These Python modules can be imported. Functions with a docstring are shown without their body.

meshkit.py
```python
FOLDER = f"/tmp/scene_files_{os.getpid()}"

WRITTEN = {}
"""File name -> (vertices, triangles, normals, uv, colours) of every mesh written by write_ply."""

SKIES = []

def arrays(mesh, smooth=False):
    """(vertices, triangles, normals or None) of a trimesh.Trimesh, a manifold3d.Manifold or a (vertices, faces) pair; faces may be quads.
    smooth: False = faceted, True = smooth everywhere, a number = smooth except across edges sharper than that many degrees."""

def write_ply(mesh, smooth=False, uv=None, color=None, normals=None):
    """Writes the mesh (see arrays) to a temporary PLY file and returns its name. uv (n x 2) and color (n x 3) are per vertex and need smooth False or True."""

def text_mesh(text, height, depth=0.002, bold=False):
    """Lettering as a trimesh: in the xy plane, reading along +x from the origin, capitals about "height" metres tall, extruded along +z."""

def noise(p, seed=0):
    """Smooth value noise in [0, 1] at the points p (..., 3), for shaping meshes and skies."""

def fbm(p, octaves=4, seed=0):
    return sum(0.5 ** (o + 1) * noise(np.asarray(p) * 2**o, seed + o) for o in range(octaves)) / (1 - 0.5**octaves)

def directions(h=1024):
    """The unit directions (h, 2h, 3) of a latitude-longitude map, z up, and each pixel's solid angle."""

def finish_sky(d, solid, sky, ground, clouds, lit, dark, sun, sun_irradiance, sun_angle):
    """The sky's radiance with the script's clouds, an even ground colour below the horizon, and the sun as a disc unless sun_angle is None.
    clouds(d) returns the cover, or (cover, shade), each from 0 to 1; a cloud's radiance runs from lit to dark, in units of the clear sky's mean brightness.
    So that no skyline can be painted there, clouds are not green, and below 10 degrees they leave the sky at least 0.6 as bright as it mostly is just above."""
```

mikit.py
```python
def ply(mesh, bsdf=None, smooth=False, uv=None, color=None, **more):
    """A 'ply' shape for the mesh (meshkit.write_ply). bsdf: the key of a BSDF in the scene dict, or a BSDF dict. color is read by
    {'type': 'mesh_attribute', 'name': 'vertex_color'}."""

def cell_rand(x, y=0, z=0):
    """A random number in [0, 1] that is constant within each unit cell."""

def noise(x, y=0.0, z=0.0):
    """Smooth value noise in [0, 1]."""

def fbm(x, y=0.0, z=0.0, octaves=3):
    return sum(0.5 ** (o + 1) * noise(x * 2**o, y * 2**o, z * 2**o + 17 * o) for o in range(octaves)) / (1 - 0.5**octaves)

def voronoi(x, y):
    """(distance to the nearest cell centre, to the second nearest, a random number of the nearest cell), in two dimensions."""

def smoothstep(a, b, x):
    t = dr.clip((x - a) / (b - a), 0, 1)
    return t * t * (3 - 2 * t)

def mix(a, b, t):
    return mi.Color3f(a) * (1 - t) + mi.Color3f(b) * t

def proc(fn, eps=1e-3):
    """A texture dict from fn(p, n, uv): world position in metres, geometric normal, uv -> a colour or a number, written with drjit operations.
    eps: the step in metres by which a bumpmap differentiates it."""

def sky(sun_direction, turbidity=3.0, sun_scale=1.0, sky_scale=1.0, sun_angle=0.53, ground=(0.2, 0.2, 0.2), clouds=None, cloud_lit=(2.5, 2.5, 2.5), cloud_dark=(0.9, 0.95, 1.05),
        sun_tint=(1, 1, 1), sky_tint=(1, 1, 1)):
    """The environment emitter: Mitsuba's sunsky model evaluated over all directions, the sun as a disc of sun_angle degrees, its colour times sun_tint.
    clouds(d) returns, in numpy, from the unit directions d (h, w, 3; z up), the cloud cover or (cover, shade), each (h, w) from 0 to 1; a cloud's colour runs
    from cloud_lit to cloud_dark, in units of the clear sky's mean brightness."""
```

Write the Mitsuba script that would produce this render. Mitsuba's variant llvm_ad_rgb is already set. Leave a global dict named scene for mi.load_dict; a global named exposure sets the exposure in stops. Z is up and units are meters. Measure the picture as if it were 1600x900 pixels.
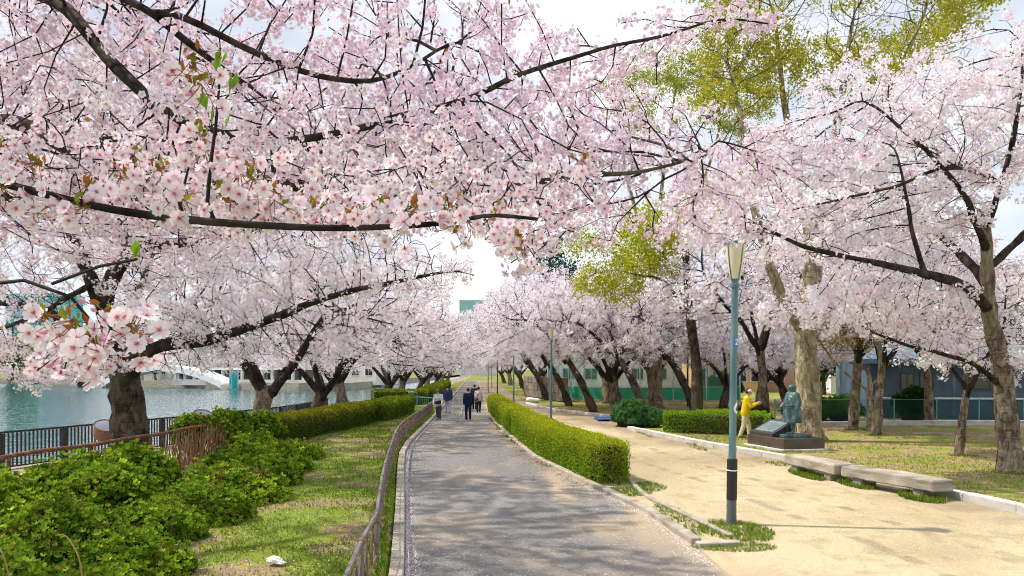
"""Cherry trees in blossom along a riverside park path, sunny spring day."""
import math
import numpy as np
import trimesh
import manifold3d as m3
import drjit as dr
import mitsuba as mi
import mikit, meshkit
from mikit import proc, noise, fbm, smoothstep, mix, voronoi, cell_rand
from scipy.spatial import cKDTree

T = mi.ScalarTransform4f
RNG = np.random.default_rng(20240404)
scene, labels = {}, {}

# ------------------------------------------------------------------ camera, sky, exposure
F, CX, HZ, CH = 1150.0, 800.0, 577.0, 2.5        # focal length and horizon in the photograph's pixels, eye height in metres
scene['camera'] = {'type': 'perspective', 'fov': math.degrees(2 * math.atan(800 / F)), 'fov_axis': 'x',
                   'principal_point_offset_x': 0.0, 'principal_point_offset_y': -(HZ - 450) / 900.0,
                   'near_clip': 0.05, 'far_clip': 4000.0,
                   'to_world': T().look_at(origin=[0, 0, CH], target=[0, 10, CH], up=[0, 0, 1])}


def cloud_cover(d):
    n = meshkit.fbm(d * np.array([2.6, 2.6, 5.0]) + 3.1, 5, seed=4)
    c = np.clip((n - 0.34) * 3.2, 0, 1) * 0.70 + 0.28
    return c, np.clip((meshkit.fbm(d * 4 + 9, 3, seed=8) - 0.45) * 1.0, 0, 0.3)


scene['sky'] = mikit.sky((-0.56, 0.08, 0.84), turbidity=3, sun_angle=1.3, sun_tint=(0.92, 0.97, 1.09), clouds=cloud_cover, cloud_lit=(3.6, 3.65, 3.7), cloud_dark=(2.6, 2.7, 2.8))
exposure = 1.85


# ------------------------------------------------------------------ helpers
def ground_point(px, py, z=0.0):
    """The point of the level z that the survey of the photograph puts at this pixel."""
    y = F * (CH - z) / (py - HZ)
    return np.array([(px - CX) / F * y, y, z])


def space_point(px, py, y):
    """The point at depth y (metres in front of the eye) that the survey puts at this pixel."""
    return np.array([(px - CX) / F * y, y, CH - (py - HZ) / F * y])


def tag(key, label=None, cat=None, group=None, kind=None):
    d = labels.setdefault(key, {})
    for k, v in (('label', label), ('category', cat), ('group', group), ('kind', kind)):
        if v:
            d[k] = v
    return key


USED = {}


def name(base):
    """The next free key for this base name."""
    n = USED.get(base, -1) + 1
    USED[base] = n
    return base if n == 0 else f'{base}_{n:03d}'


def put(base, shape, label=None, cat=None, group=None, kind=None):
    key = name(base)
    scene[key] = shape
    if label or kind or cat:
        tag(key, label, cat, group, kind)
    return key


def part(parent, base, shape, label=None, kind=None):
    key = name(parent + '__' + base)
    scene[key] = shape
    if label or kind:
        tag(key, label, None, None, kind)
    return key


def thing(base, label, cat, group=None):
    return tag(name(base), label, cat, group)


class Mesh:
    """Collects vertices, faces and vertex colours."""

    def __init__(self):
        self.v, self.f, self.c, self.n = [], [], [], 0

    def add(self, v, f, c=None):
        v = np.asarray(v, float).reshape(-1, 3)
        self.v.append(v)
        self.f.append(np.asarray(f, int) + self.n)
        if c is not None:
            self.c.append(np.broadcast_to(np.asarray(c, float), v.shape))
        self.n += len(v)
        return self

    def tm(self, m, c=None):
        return self.add(m.vertices, m.faces, c)

    def arrays(self):
        return np.vstack(self.v), np.vstack(self.f), (np.vstack(self.c) if self.c else None)

    def ply(self, bsdf, smooth=False):
        v, f, c = self.arrays()
        return mikit.ply((v, f), bsdf, smooth=smooth, color=c)


def norm(a):
    a = np.asarray(a, float)
    return a / np.maximum(np.linalg.norm(a, axis=-1, keepdims=True), 1e-12)


def tube_arrays(p, r, sides=6, closed=True):
    p = np.asarray(p, float)
    r = np.broadcast_to(np.asarray(r, float), (len(p),))
    t = norm(np.gradient(p, axis=0))
    mean = np.abs(t).mean(0)
    ref = np.eye(3)[np.argmin(mean)]
    a = norm(np.cross(t, ref))
    b = np.cross(t, a)
    ang = np.arange(sides) * 2 * np.pi / sides
    v = p[:, None] + r[:, None, None] * (np.cos(ang)[None, :, None] * a[:, None] + np.sin(ang)[None, :, None] * b[:, None])
    i, j = np.meshgrid(np.arange(len(p) - 1), np.arange(sides), indexing='ij')
    q = np.stack([i * sides + j, i * sides + (j + 1) % sides, (i + 1) * sides + (j + 1) % sides, (i + 1) * sides + j], -1).reshape(-1, 4)
    f = np.vstack([q[:, [0, 2, 1]], q[:, [0, 3, 2]]])
    v = v.reshape(-1, 3)
    if closed and sides > 3:
        n = len(v)
        v = np.vstack([v, p[:1], p[-1:]])
        k = np.arange(sides)
        kk = (k + 1) % sides
        e = (len(p) - 1) * sides
        f = np.vstack([f, np.stack([np.full(sides, n), k, kk], 1), np.stack([np.full(sides, n + 1), e + kk, e + k], 1)])
    return v, f


def tube(p, r, sides=8):
    return trimesh.Trimesh(*tube_arrays(p, r, sides), process=False)


def box(sx, sy, sz, at=(0, 0, 0), rz=0.0, bevel=0.0):
    """A box standing on z = at[2], chamfered by bevel."""
    if bevel > 0:
        m = m3.Manifold.batch_hull([m3.Manifold.cube((sx - 2 * bevel * a, sy - 2 * bevel * b, sz - 2 * bevel * c), True)
                                    for a, b, c in ((0, 1, 1), (1, 0, 1), (1, 1, 0))])
        mm = m.to_mesh()
        b = trimesh.Trimesh(mm.vert_properties[:, :3], mm.tri_verts, process=False)
    else:
        b = trimesh.creation.box((sx, sy, sz))
    b.apply_translation((0, 0, sz / 2))
    if rz:
        b.apply_transform(trimesh.transformations.rotation_matrix(rz, (0, 0, 1)))
    b.apply_translation(at)
    return b


def beam(p0, p1, w, h, bevel=0.0):
    """A bar from p0 to p1 with width w (horizontal) and height h."""
    p0, p1 = np.asarray(p0, float), np.asarray(p1, float)
    d = p1 - p0
    L = np.linalg.norm(d)
    x = d / L
    y = norm(np.cross([0, 0, 1] if abs(x[2]) < .95 else [0, 1, 0], x))
    z = np.cross(x, y)
    b = box(L, w, h, (0, 0, -h / 2), 0, bevel)
    M = np.eye(4)
    M[:3, 0], M[:3, 1], M[:3, 2], M[:3, 3] = x, y, z, (p0 + p1) / 2
    b.apply_transform(M)
    return b


def join(ms):
    return trimesh.util.concatenate(ms)


def resample(p, step):
    p = np.asarray(p, float)
    s = np.r_[0, np.cumsum(np.linalg.norm(np.diff(p, axis=0), axis=1))]
    n = max(2, int(round(s[-1] / step)) + 1)
    t = np.linspace(0, s[-1], n)
    return np.stack([np.interp(t, s, p[:, k]) for k in range(p.shape[1])], 1)


def spline(p, step):
    """Catmull-Rom through the points, resampled at the step."""
    p = np.asarray(p, float)
    q = np.vstack([2 * p[0] - p[1], p, 2 * p[-1] - p[-2]])
    out = []
    for k in range(len(p) - 1):
        a, b, c, d = q[k:k + 4]
        t = np.linspace(0, 1, 9)[:-1, None]
        out.append(0.5 * (2 * b + (c - a) * t + (2 * a - 5 * b + 4 * c - d) * t ** 2 + (3 * b - a - 3 * c + d) * t ** 3))
    return resample(np.vstack(out + [p[-1:]]), step)


def frames(n, rng, spin=None):
    """Rotation matrices whose third column is n, spun at random about it."""
    n = norm(n)
    ref = np.where(np.abs(n[:, 2:]) < 0.9, [0, 0, 1.0], [1.0, 0, 0])
    a = norm(np.cross(ref, n))
    b = np.cross(n, a)
    s = rng.uniform(0, 2 * np.pi, len(n)) if spin is None else spin
    c, s = np.cos(s)[:, None], np.sin(s)[:, None]
    return np.stack([a * c + b * s, b * c - a * s, n], -1)


def scatter(tv, tf, tc, pos, nrm, scale, rng, tint=None, spin=None):
    """Copies of a template (vertices, faces, colours) at positions along normals: (vertices, faces, colours)."""
    m = len(pos)
    R = frames(nrm, rng, spin)
    v = np.einsum('mij,nj->mni', R, tv) * np.asarray(scale).reshape(-1, 1, 1) + np.asarray(pos)[:, None]
    f = (tf[None] + (np.arange(m) * len(tv))[:, None, None]).reshape(-1, 3)
    c = None
    if tc is not None:
        c = np.broadcast_to(tc[None], (m, len(tv), 3))
        if tint is not None:
            c = c * np.asarray(tint)[:, None, :]
        c = np.clip(c, 0, 0.97).reshape(-1, 3)
    return v.reshape(-1, 3), f, c


def rand_dirs(n, rng):
    return norm(rng.normal(size=(n, 3)))


def rgb(*c):
    return {'type': 'rgb', 'value': list(c)}


# ------------------------------------------------------------------ materials
def mat(key, **d):
    scene[key] = d
    return key


def solid(key, c, rough=0.6, spec=0.4, metal=0.0, **more):
    scene[key] = {'type': 'twosided', 'bsdf': {'type': 'principled', 'base_color': rgb(*c) if isinstance(c, (tuple, list)) else c,
                                               'roughness': rough, 'specular': spec, 'metallic': metal, **more}}
    return key


VC = {'type': 'mesh_attribute', 'name': 'vertex_color'}
scene['petal'] = {'type': 'principledthin', 'base_color': VC, 'roughness': 0.75, 'diff_trans': 0.66, 'eta': 1.25}
scene['leaf'] = {'type': 'principledthin', 'base_color': VC, 'roughness': 0.36, 'diff_trans': 0.7, 'eta': 1.45}
scene['painted'] = {'type': 'twosided', 'bsdf': {'type': 'principled', 'base_color': VC, 'roughness': 0.7, 'specular': 0.3}}


def bark(key, dark, light, moss=None, rough=0.9):
    def color(p, n, uv):
        s = fbm(p.x * 9, p.y * 9, p.z * 3.2, 3)
        b = noise(p.x * 5 + 3, p.y * 5, p.z * 34)
        t = smoothstep(0.3, 0.72, s * 0.85 + b * 0.15)
        c = mix(dark, light, t)
        crack = dr.abs(2 * noise(p.x * 15, p.y * 15, p.z * 4.5) - 1)
        c = c * (0.55 + 0.45 * smoothstep(0.0, 0.22, crack))
        lent = noise(p.x * 13 + 5, p.y * 13, p.z * 46)
        c = mix(c, mix(dark, light, 0.9) * 1.15, smoothstep(0.74, 0.86, lent) * 0.55)
        if moss is not None:
            c = mix(c, moss, smoothstep(0.52, 0.7, fbm(p.x * 1.9 + 7, p.y * 1.9, p.z * 1.3, 3)) * 0.6)
        return c

    def relief(p, n, uv):
        return fbm(p.x * 16, p.y * 16, p.z * 5, 3) + 0.22 * noise(p.x * 6, p.y * 6, p.z * 40) + 0.7 * smoothstep(0.0, 0.25, dr.abs(2 * noise(p.x * 15, p.y * 15, p.z * 4.5) - 1))
    scene[key] = {'type': 'twosided', 'bsdf': {'type': 'bumpmap', 'arbitrary': proc(relief, 4e-3), 'scale': 0.025,
                                               'bsdf': {'type': 'principled', 'base_color': proc(color), 'roughness': rough, 'specular': 0.25}}}
    return key


bark('bark_dark', (0.028, 0.022, 0.018), (0.13, 0.10, 0.075), (0.10, 0.105, 0.06))
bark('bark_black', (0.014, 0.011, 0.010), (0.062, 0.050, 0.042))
bark('bark_grey', (0.10, 0.075, 0.055), (0.32, 0.26, 0.19), (0.20, 0.19, 0.10))
bark('bark_red', (0.06, 0.035, 0.022), (0.20, 0.11, 0.065))
solid('twig', (0.022, 0.016, 0.014), 0.8, 0.2)
bark('bark_pale', (0.16, 0.13, 0.085), (0.46, 0.39, 0.27), (0.25, 0.23, 0.12))
solid('twig_grey', (0.09, 0.07, 0.055), 0.8, 0.2)
# ------------------------------------------------------------------ the lines of the place (x, y), from the survey
PATH_L = np.array([[0.1, -4], [-0.25, 0], [-0.6, 3], [-0.98, 6], [-1.30, 8.9], [-1.87, 12.9], [-2.69, 18.4], [-3.13, 21.6], [-3.40, 24.8], [-3.92, 36.9], [-4.36, 45.6],
                   [-5.0, 60], [-6.0, 80], [-7.5, 110], [-10, 160]], float)
PATH_R = np.array([[2.9, -4], [2.75, 0], [2.65, 6], [2.58, 8.9], [2.55, 10.4], [2.27, 13.0], [1.62, 15.7], [0.59, 20.5], [-0.24, 27.9], [-0.98, 35.9], [-1.6, 45.6],
                   [-2.2, 60], [-3.2, 80], [-4.7, 110], [-7, 160]], float)
KERB_R = np.array([[10.0, -4], [9.9, 2], [9.5, 7], [8.84, 12.7], [8.5, 14.7], [7.6, 19.8], [6.25, 24.0], [4.84, 30.3]], float)
KERB_R2 = np.array([[5.3, 37.8], [2.6, 44.2], [1.1, 53], [0.0, 75], [-2.0, 110], [-4, 160]], float)
BANK = np.array([[-27, -40], [-21.5, -8], [-19.6, 2], [-14.95, 21], [-12.6, 30], [-11.2, 37.6], [-11.8, 48], [-12.6, 70], [-14.5, 120], [-20, 300]], float)
WATER_Z = -1.5
EDGE = np.array([[-9.8, -40], [-9.5, 2], [-9.35, 9], [-9.12, 12.9], [-8.72, 16.5], [-8.66, 19.6], [-8.75, 30], [-9.0, 40], [-9.3, 60], [-9.4, 80], [-9.9, 110], [-11, 160], [-16, 300]], float)
PROM_Z = -0.42


def offset(line, d):
    """The line moved d metres to its right (seen along it)."""
    t = norm(np.gradient(line, axis=0))
    return line + np.stack([t[:, 1], -t[:, 0]], 1) * d


def at_y(line, y):
    return np.interp(y, line[:, 1], line[:, 0])


def sheet(left, right, z, n=1):
    """A strip between two lines of equally many points."""
    k = np.linspace(0, 1, n + 1)[:, None, None]
    g = left[None] * (1 - k) + right[None] * k
    v = np.concatenate([g, np.full(g.shape[:2] + (1,), z)], -1).reshape(-1, 3)
    m = len(left)
    i, j = np.meshgrid(np.arange(n), np.arange(m - 1), indexing='ij')
    q = np.stack([i * m + j, (i + 1) * m + j, (i + 1) * m + j + 1, i * m + j + 1], -1).reshape(-1, 4)
    return np.asarray(v), np.vstack([q[:, :3], q[:, [0, 2, 3]]])


def polygon_sheet(pts, z):
    from shapely.geometry import Polygon
    v, f = trimesh.creation.triangulate_polygon(Polygon(pts), engine='earcut')
    f = np.where((np.cross(v[f[:, 1]] - v[f[:, 0]], v[f[:, 2]] - v[f[:, 0]]) > 0)[:, None], f, f[:, ::-1])
    return np.c_[v, np.full(len(v), z)], f


def sand_color(p, n, uv):
    big = fbm(p.x * 0.35, p.y * 0.35, 2.0, 3)
    fine = noise(p.x * 60, p.y * 60, 1.0)
    grit = noise(p.x * 190, p.y * 190, 4.0)
    c = mix((0.30, 0.25, 0.155), (0.44, 0.38, 0.25), smoothstep(0.3, 0.7, big * 0.7 + fine * 0.3))
    c = mix(c, (0.30, 0.22, 0.12), smoothstep(0.74, 0.9, grit) * 0.6)
    c = mix(c, (0.34, 0.27, 0.17), smoothstep(0.56, 0.7, fbm(p.x * 0.8 + 4, p.y * 0.5, 6.0, 3)) * 0.45)
    # trodden, dirtier soil along the lawn kerb, old wheel tracks down the middle
    edge = p.x - (11.5 - 0.235 * p.y)
    c = mix(c, (0.20, 0.165, 0.12), smoothstep(-0.9, 0.6, edge + (fbm(p.x * 1.5, p.y * 1.5, 9.0, 3) - 0.5) * 2.2) * 0.75)
    track = p.x + 0.16 * p.y + 0.35 * fbm(p.y * 0.25, 3.0, 0.0, 2)
    w = dr.minimum(dr.abs(track - 6.9), dr.abs(track - 8.2))
    c = mix(c, c * 0.70, smoothstep(0.16, 0.05, w) * smoothstep(0.35, 0.6, noise(p.x * 1.3, p.y * 2.5, 3.0)))
    foot = noise(p.x * 4.2, p.y * 3.1, 7.0)
    c = mix(c, c * 0.74, smoothstep(0.68, 0.82, foot) * 0.55)
    return mix(c, (0.20, 0.22, 0.06), smoothstep(0.62, 0.75, fbm(p.x * 2.6, p.y * 2.6, 5.0, 3)) * 0.22)


def asphalt_color(p, n, uv):
    g1 = noise(p.x * 150, p.y * 150, 1.0)
    g2 = noise(p.x * 55, p.y * 55, 2.0)
    big = fbm(p.x * 0.7, p.y * 0.5, 3.0, 3)
    c = mix((0.085, 0.086, 0.087), (0.20, 0.198, 0.195), smoothstep(0.2, 0.8, 0.5 * g1 + 0.5 * g2))
    c = c * (0.8 + 0.45 * big)
    # blown sand towards the right edge and in patches
    edge = uv.x + (fbm(p.x * 1.1, p.y * 0.35, 8.0, 4) - 0.5) * 0.9
    c = mix(c, (0.42, 0.33, 0.20), smoothstep(0.80, 1.15, edge) * 0.6)
    c = mix(c, (0.36, 0.30, 0.22), smoothstep(0.52, 0.74, fbm(p.x * 0.9 + 20, p.y * 0.45, 8.0, 4)) * 0.35)
    return mix(c, (0.62, 0.58, 0.57), smoothstep(0.83, 0.93, noise(p.x * 75, p.y * 75, 9.0)) * 0.7)


def lawn_color(p, n, uv):
    a = fbm(p.x * 0.9, p.y * 0.9, 1.0, 4)
    b = fbm(p.x * 5, p.y * 5, 3.0, 3)
    g = noise(p.x * 90, p.y * 90, 5.0)
    soil = mix((0.16, 0.12, 0.072), (0.30, 0.235, 0.145), g)
    green = mix((0.085, 0.135, 0.016), (0.20, 0.25, 0.036), b)
    straw = mix((0.30, 0.25, 0.09), (0.40, 0.32, 0.13), g)
    c = mix(soil, straw, smoothstep(0.38, 0.6, b * 0.5 + a * 0.5))
    dry = smoothstep(1.0, 4.0, p.x) * smoothstep(70.0, 45.0, p.y)          # the lawn by the statue is worn and straw coloured
    green = mix(green, (0.22, 0.235, 0.06), dry * 0.5)
    return mix(c, green, smoothstep(0.40 + 0.04 * dry, 0.54 + 0.08 * dry, a * 0.7 + b * 0.3))


def concrete_color(p, n, uv):
    a = fbm(p.x * 3, p.y * 3, p.z * 5, 4)
    g = noise(p.x * 130, p.y * 130, p.z * 130)
    c = mix((0.22, 0.20, 0.165), (0.42, 0.39, 0.33), smoothstep(0.25, 0.75, a * 0.65 + g * 0.35))
    return mix(c, (0.13, 0.125, 0.07), smoothstep(0.56, 0.72, fbm(p.x * 1.6 + 3, p.y * 1.6, p.z * 6, 3)) * 0.55)


def pale_concrete(p, n, uv):
    a = fbm(p.x * 2.5, p.y * 2.5, p.z * 4, 4)
    g = noise(p.x * 120, p.y * 120, p.z * 120)
    return mix((0.36, 0.35, 0.33), (0.58, 0.57, 0.54), smoothstep(0.25, 0.75, a * 0.7 + g * 0.3))


def grain(s, h):
    def fn(p, n, uv):
        return fbm(p.x * s, p.y * s, p.z * s, 3)
    return proc(fn, 2e-3), h


def bumpy(key, color, s, h, rough=0.9, spec=0.2):
    t, k = grain(s, h)
    scene[key] = {'type': 'twosided', 'bsdf': {'type': 'bumpmap', 'arbitrary': t, 'scale': k,
                                               'bsdf': {'type': 'principled', 'base_color': proc(color) if callable(color) else rgb(*color), 'roughness': rough, 'specular': spec}}}
    return key


bumpy('sand', sand_color, 22, 0.02)
bumpy('asphalt', asphalt_color, 60, 0.008, 0.85)
bumpy('lawn_soil', lawn_color, 18, 0.04)
bumpy('concrete', concrete_color, 45, 0.006)
bumpy('pale_stone', pale_concrete, 45, 0.005)


def ripples(p, n, uv):
    return 0.6 * fbm(p.x * 0.5, p.y * 1.1, 0.0, 3) + 0.4 * fbm(p.x * 2.3 + 9, p.y * 4.6, 5.0, 2)


scene['water_surface'] = {'type': 'bumpmap', 'arbitrary': proc(ripples, 0.03), 'scale': 0.05,
                          'bsdf': {'type': 'principled', 'base_color': rgb(0.026, 0.066, 0.067), 'roughness': 0.04, 'specular': 0.8}}

# ------------------------------------------------------------------ ground, river, paths
own_side = [tuple(q) for q in EDGE] + [(-16, 2500), (2500, 2500), (2500, -300), (-9.8, -300)]
tag(put('ground', mikit.ply(polygon_sheet(own_side, 0.0), 'lawn_soil')), kind='structure')
tag(put('water', mikit.ply((np.array([[-1500, -500, WATER_Z], [60, -500, WATER_Z], [60, 1500, WATER_Z], [-1500, 1500, WATER_Z]], float), np.array([[0, 1, 2], [0, 2, 3]])), 'water_surface')), kind='structure')
FAR_BANK = [(-700, 300), (-330, 248), (-150, 212), (-95, 180), (-52, 146), (-40, 138), (-31, 142), (-30, 300), (-30, 2500), (-1500, 2500), (-1500, 330)]
tag(put('far_bank', mikit.ply(polygon_sheet(FAR_BANK, -0.6), 'lawn_soil')), kind='structure')


def wall_strip(line, z0, z1, thick=0.4):
    """An upright wall along a line with a flat coping."""
    m = Mesh()
    a, b = np.asarray(line, float), offset(np.asarray(line, float), thick)
    for (l0, za, l1, zb) in ((a, z0, a, z1), (a, z1, b, z1), (b, z1, b, z0)):
        n = len(a)
        v = np.vstack([np.c_[l0, np.full(n, za)], np.c_[l1, np.full(n, zb)]])
        j = np.arange(n - 1)
        m.add(v, np.vstack([np.stack([j, j + 1, n + j + 1], 1), np.stack([j, n + j + 1, n + j], 1)]))
    v, f, _ = m.arrays()
    return v, f


tag(put('river_wall', mikit.ply(wall_strip(BANK, WATER_Z - 1, PROM_Z + 0.03, 0.35), 'concrete')), kind='structure')
tag(put('terrace_wall', mikit.ply(wall_strip(EDGE, PROM_Z - 0.5, 0.03, 0.22), 'concrete')), kind='structure')
yy = np.linspace(-40, 300, 120)
v, f = sheet(np.stack([at_y(BANK, yy) + .1, yy], 1), np.stack([at_y(EDGE, yy) + .1, yy], 1), PROM_Z, 2)
tag(put('promenade', mikit.ply((v, f), 'sand')), kind='structure')
tag(put('far_river_wall', mikit.ply(wall_strip(np.array(FAR_BANK[:8], float), WATER_Z - 1, -0.1, -0.6), 'concrete')), kind='structure')

YS = np.r_[np.linspace(-4, 30, 69), np.linspace(32, 160, 33)]
pl, pr = np.stack([at_y(PATH_L, YS), YS], 1), np.stack([at_y(PATH_R, YS), YS], 1)
# the asphalt runs on under its kerbs; the sand strip by it lies 4 mm lower
v, f = sheet(pl - [0.05, 0], pr + [0.05, 0], 0.012, 4)
uvs = np.repeat(np.linspace(0, 1, 5), len(pl))
tag(put('asphalt_path', mikit.ply((v, f), 'asphalt', uv=np.stack([uvs, v[:, 1] * 0.1], 1))), kind='structure')
sand_r = np.stack([np.interp(YS, np.r_[KERB_R[:, 1], KERB_R2[:, 1]], np.r_[KERB_R[:, 0], KERB_R2[:, 0]]), YS], 1)
v, f = sheet(pr - [0.3, 0], sand_r, 0.006, 4)
tag(put('sand_path', mikit.ply((v, f), 'sand')), kind='structure')
# pale walk across the right-hand lawn, under the blue building
v, f = sheet(np.array([[15.5, 28.5], [19.5, 25.8], [30, 23.0], [60, 18]], float), np.array([[16.0, 29.6], [20.5, 27.4], [31, 25.2], [61, 20]], float)[:, :], 0.006)
tag(put('cross_walk', mikit.ply((v, f), 'sand')), kind='structure')

# the raised lawn on the left, gently uneven
ly = np.linspace(2.0, 60, 120)
lx0, lx1 = at_y(EDGE, ly) + 0.2, at_y(PATH_L, ly) - 0.22
v, f = sheet(np.stack([lx0, ly], 1), np.stack([lx1, ly], 1), 0.0, 40)
fade = np.clip((at_y(PATH_L, v[:, 1]) - 0.22 - v[:, 0]) / 0.6, 0, 1)
v[:, 2] = 0.07 + fade * (meshkit.fbm(v * np.array([0.9, 0.9, 0]) + 5, 4, seed=2) - 0.4) * 0.16
LAWN_V = v
tag(put('lawn', mikit.ply((v, f), 'lawn_soil', smooth=True)), kind='structure')


def lawn_z(x, y):
    p = np.stack([x, y, 0 * x], -1)
    fade = np.clip((at_y(PATH_L, y) - 0.22 - x) / 0.6, 0, 1)
    return 0.07 + fade * (meshkit.fbm(p * np.array([0.9, 0.9, 0]) + 5, 4, seed=2) - 0.4) * 0.16


# ------------------------------------------------------------------ kerbs, stone by stone
def kerb(base, line, width, height, length, bsdf, y_max=70.0, y_min=1.0, joint=0.012, stone='kerb_stone'):
    """A row of kerb stones along the line; each within y_max is a part of its own, the rest one part."""
    line = resample(line, length)
    key = tag(name(base), None, None, None, 'structure')
    rest = Mesh()
    rng = np.random.default_rng(len(base))
    for k, (a, b) in enumerate(zip(line[:-1], line[1:])):
        if a[1] < y_min:
            continue
        d = norm(b - a)
        a2, b2 = a + d * joint / 2, b - d * joint / 2
        z = height + rng.uniform(-0.006, 0.006)
        s = beam([*a2, z / 2 - 0.1], [*b2, z / 2 - 0.1 + rng.uniform(-0.004, 0.004)], width, z + 0.2, 0.012)
        if a[1] < y_max:
            part(key, stone, mikit.ply(s, bsdf))
        else:
            rest.tm(s)
    if rest.n:
        part(key, 'far_kerb_stones', rest.ply(bsdf), kind='stuff')
    return key


kerb('path_kerb', offset(PATH_L, -0.09), 0.17, 0.10, 0.6, 'concrete', 45)
strip_near = np.array([[2.63, 10.5], [2.36, 13.0], [1.72, 15.7], [0.68, 20.5], [-0.15, 27.9], [-0.89, 35.9], [-1.5, 45.6]], float)
kerb('hedge_kerb', strip_near, 0.16, 0.09, 0.6, 'concrete', 40)
strip_far = np.array([[3.25, 10.9], [2.95, 12.6], [2.62, 14.2], [2.62, 16.2]], float)
kerb('strip_kerb', strip_far, 0.10, 0.05, 0.8, 'concrete', 40)
kerb('end_kerb', np.array([[2.60, 10.36], [3.22, 10.45]]), 0.16, 0.07, 0.35, 'concrete', 40)
kr = KERB_R
kerb('lawn_kerb', kr, 0.22, 0.16, 1.2, 'pale_stone', 60, 8.0)
kerb('far_lawn_kerb', KERB_R2[:3], 0.2, 0.13, 1.2, 'pale_stone', 60)
kerb('rear_lawn_kerb', np.array([[12.5, 32.0], [17, 32.6], [22, 33.0], [34, 31.5]]), 0.25, 0.22, 1.5, 'pale_stone', 60)
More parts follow.
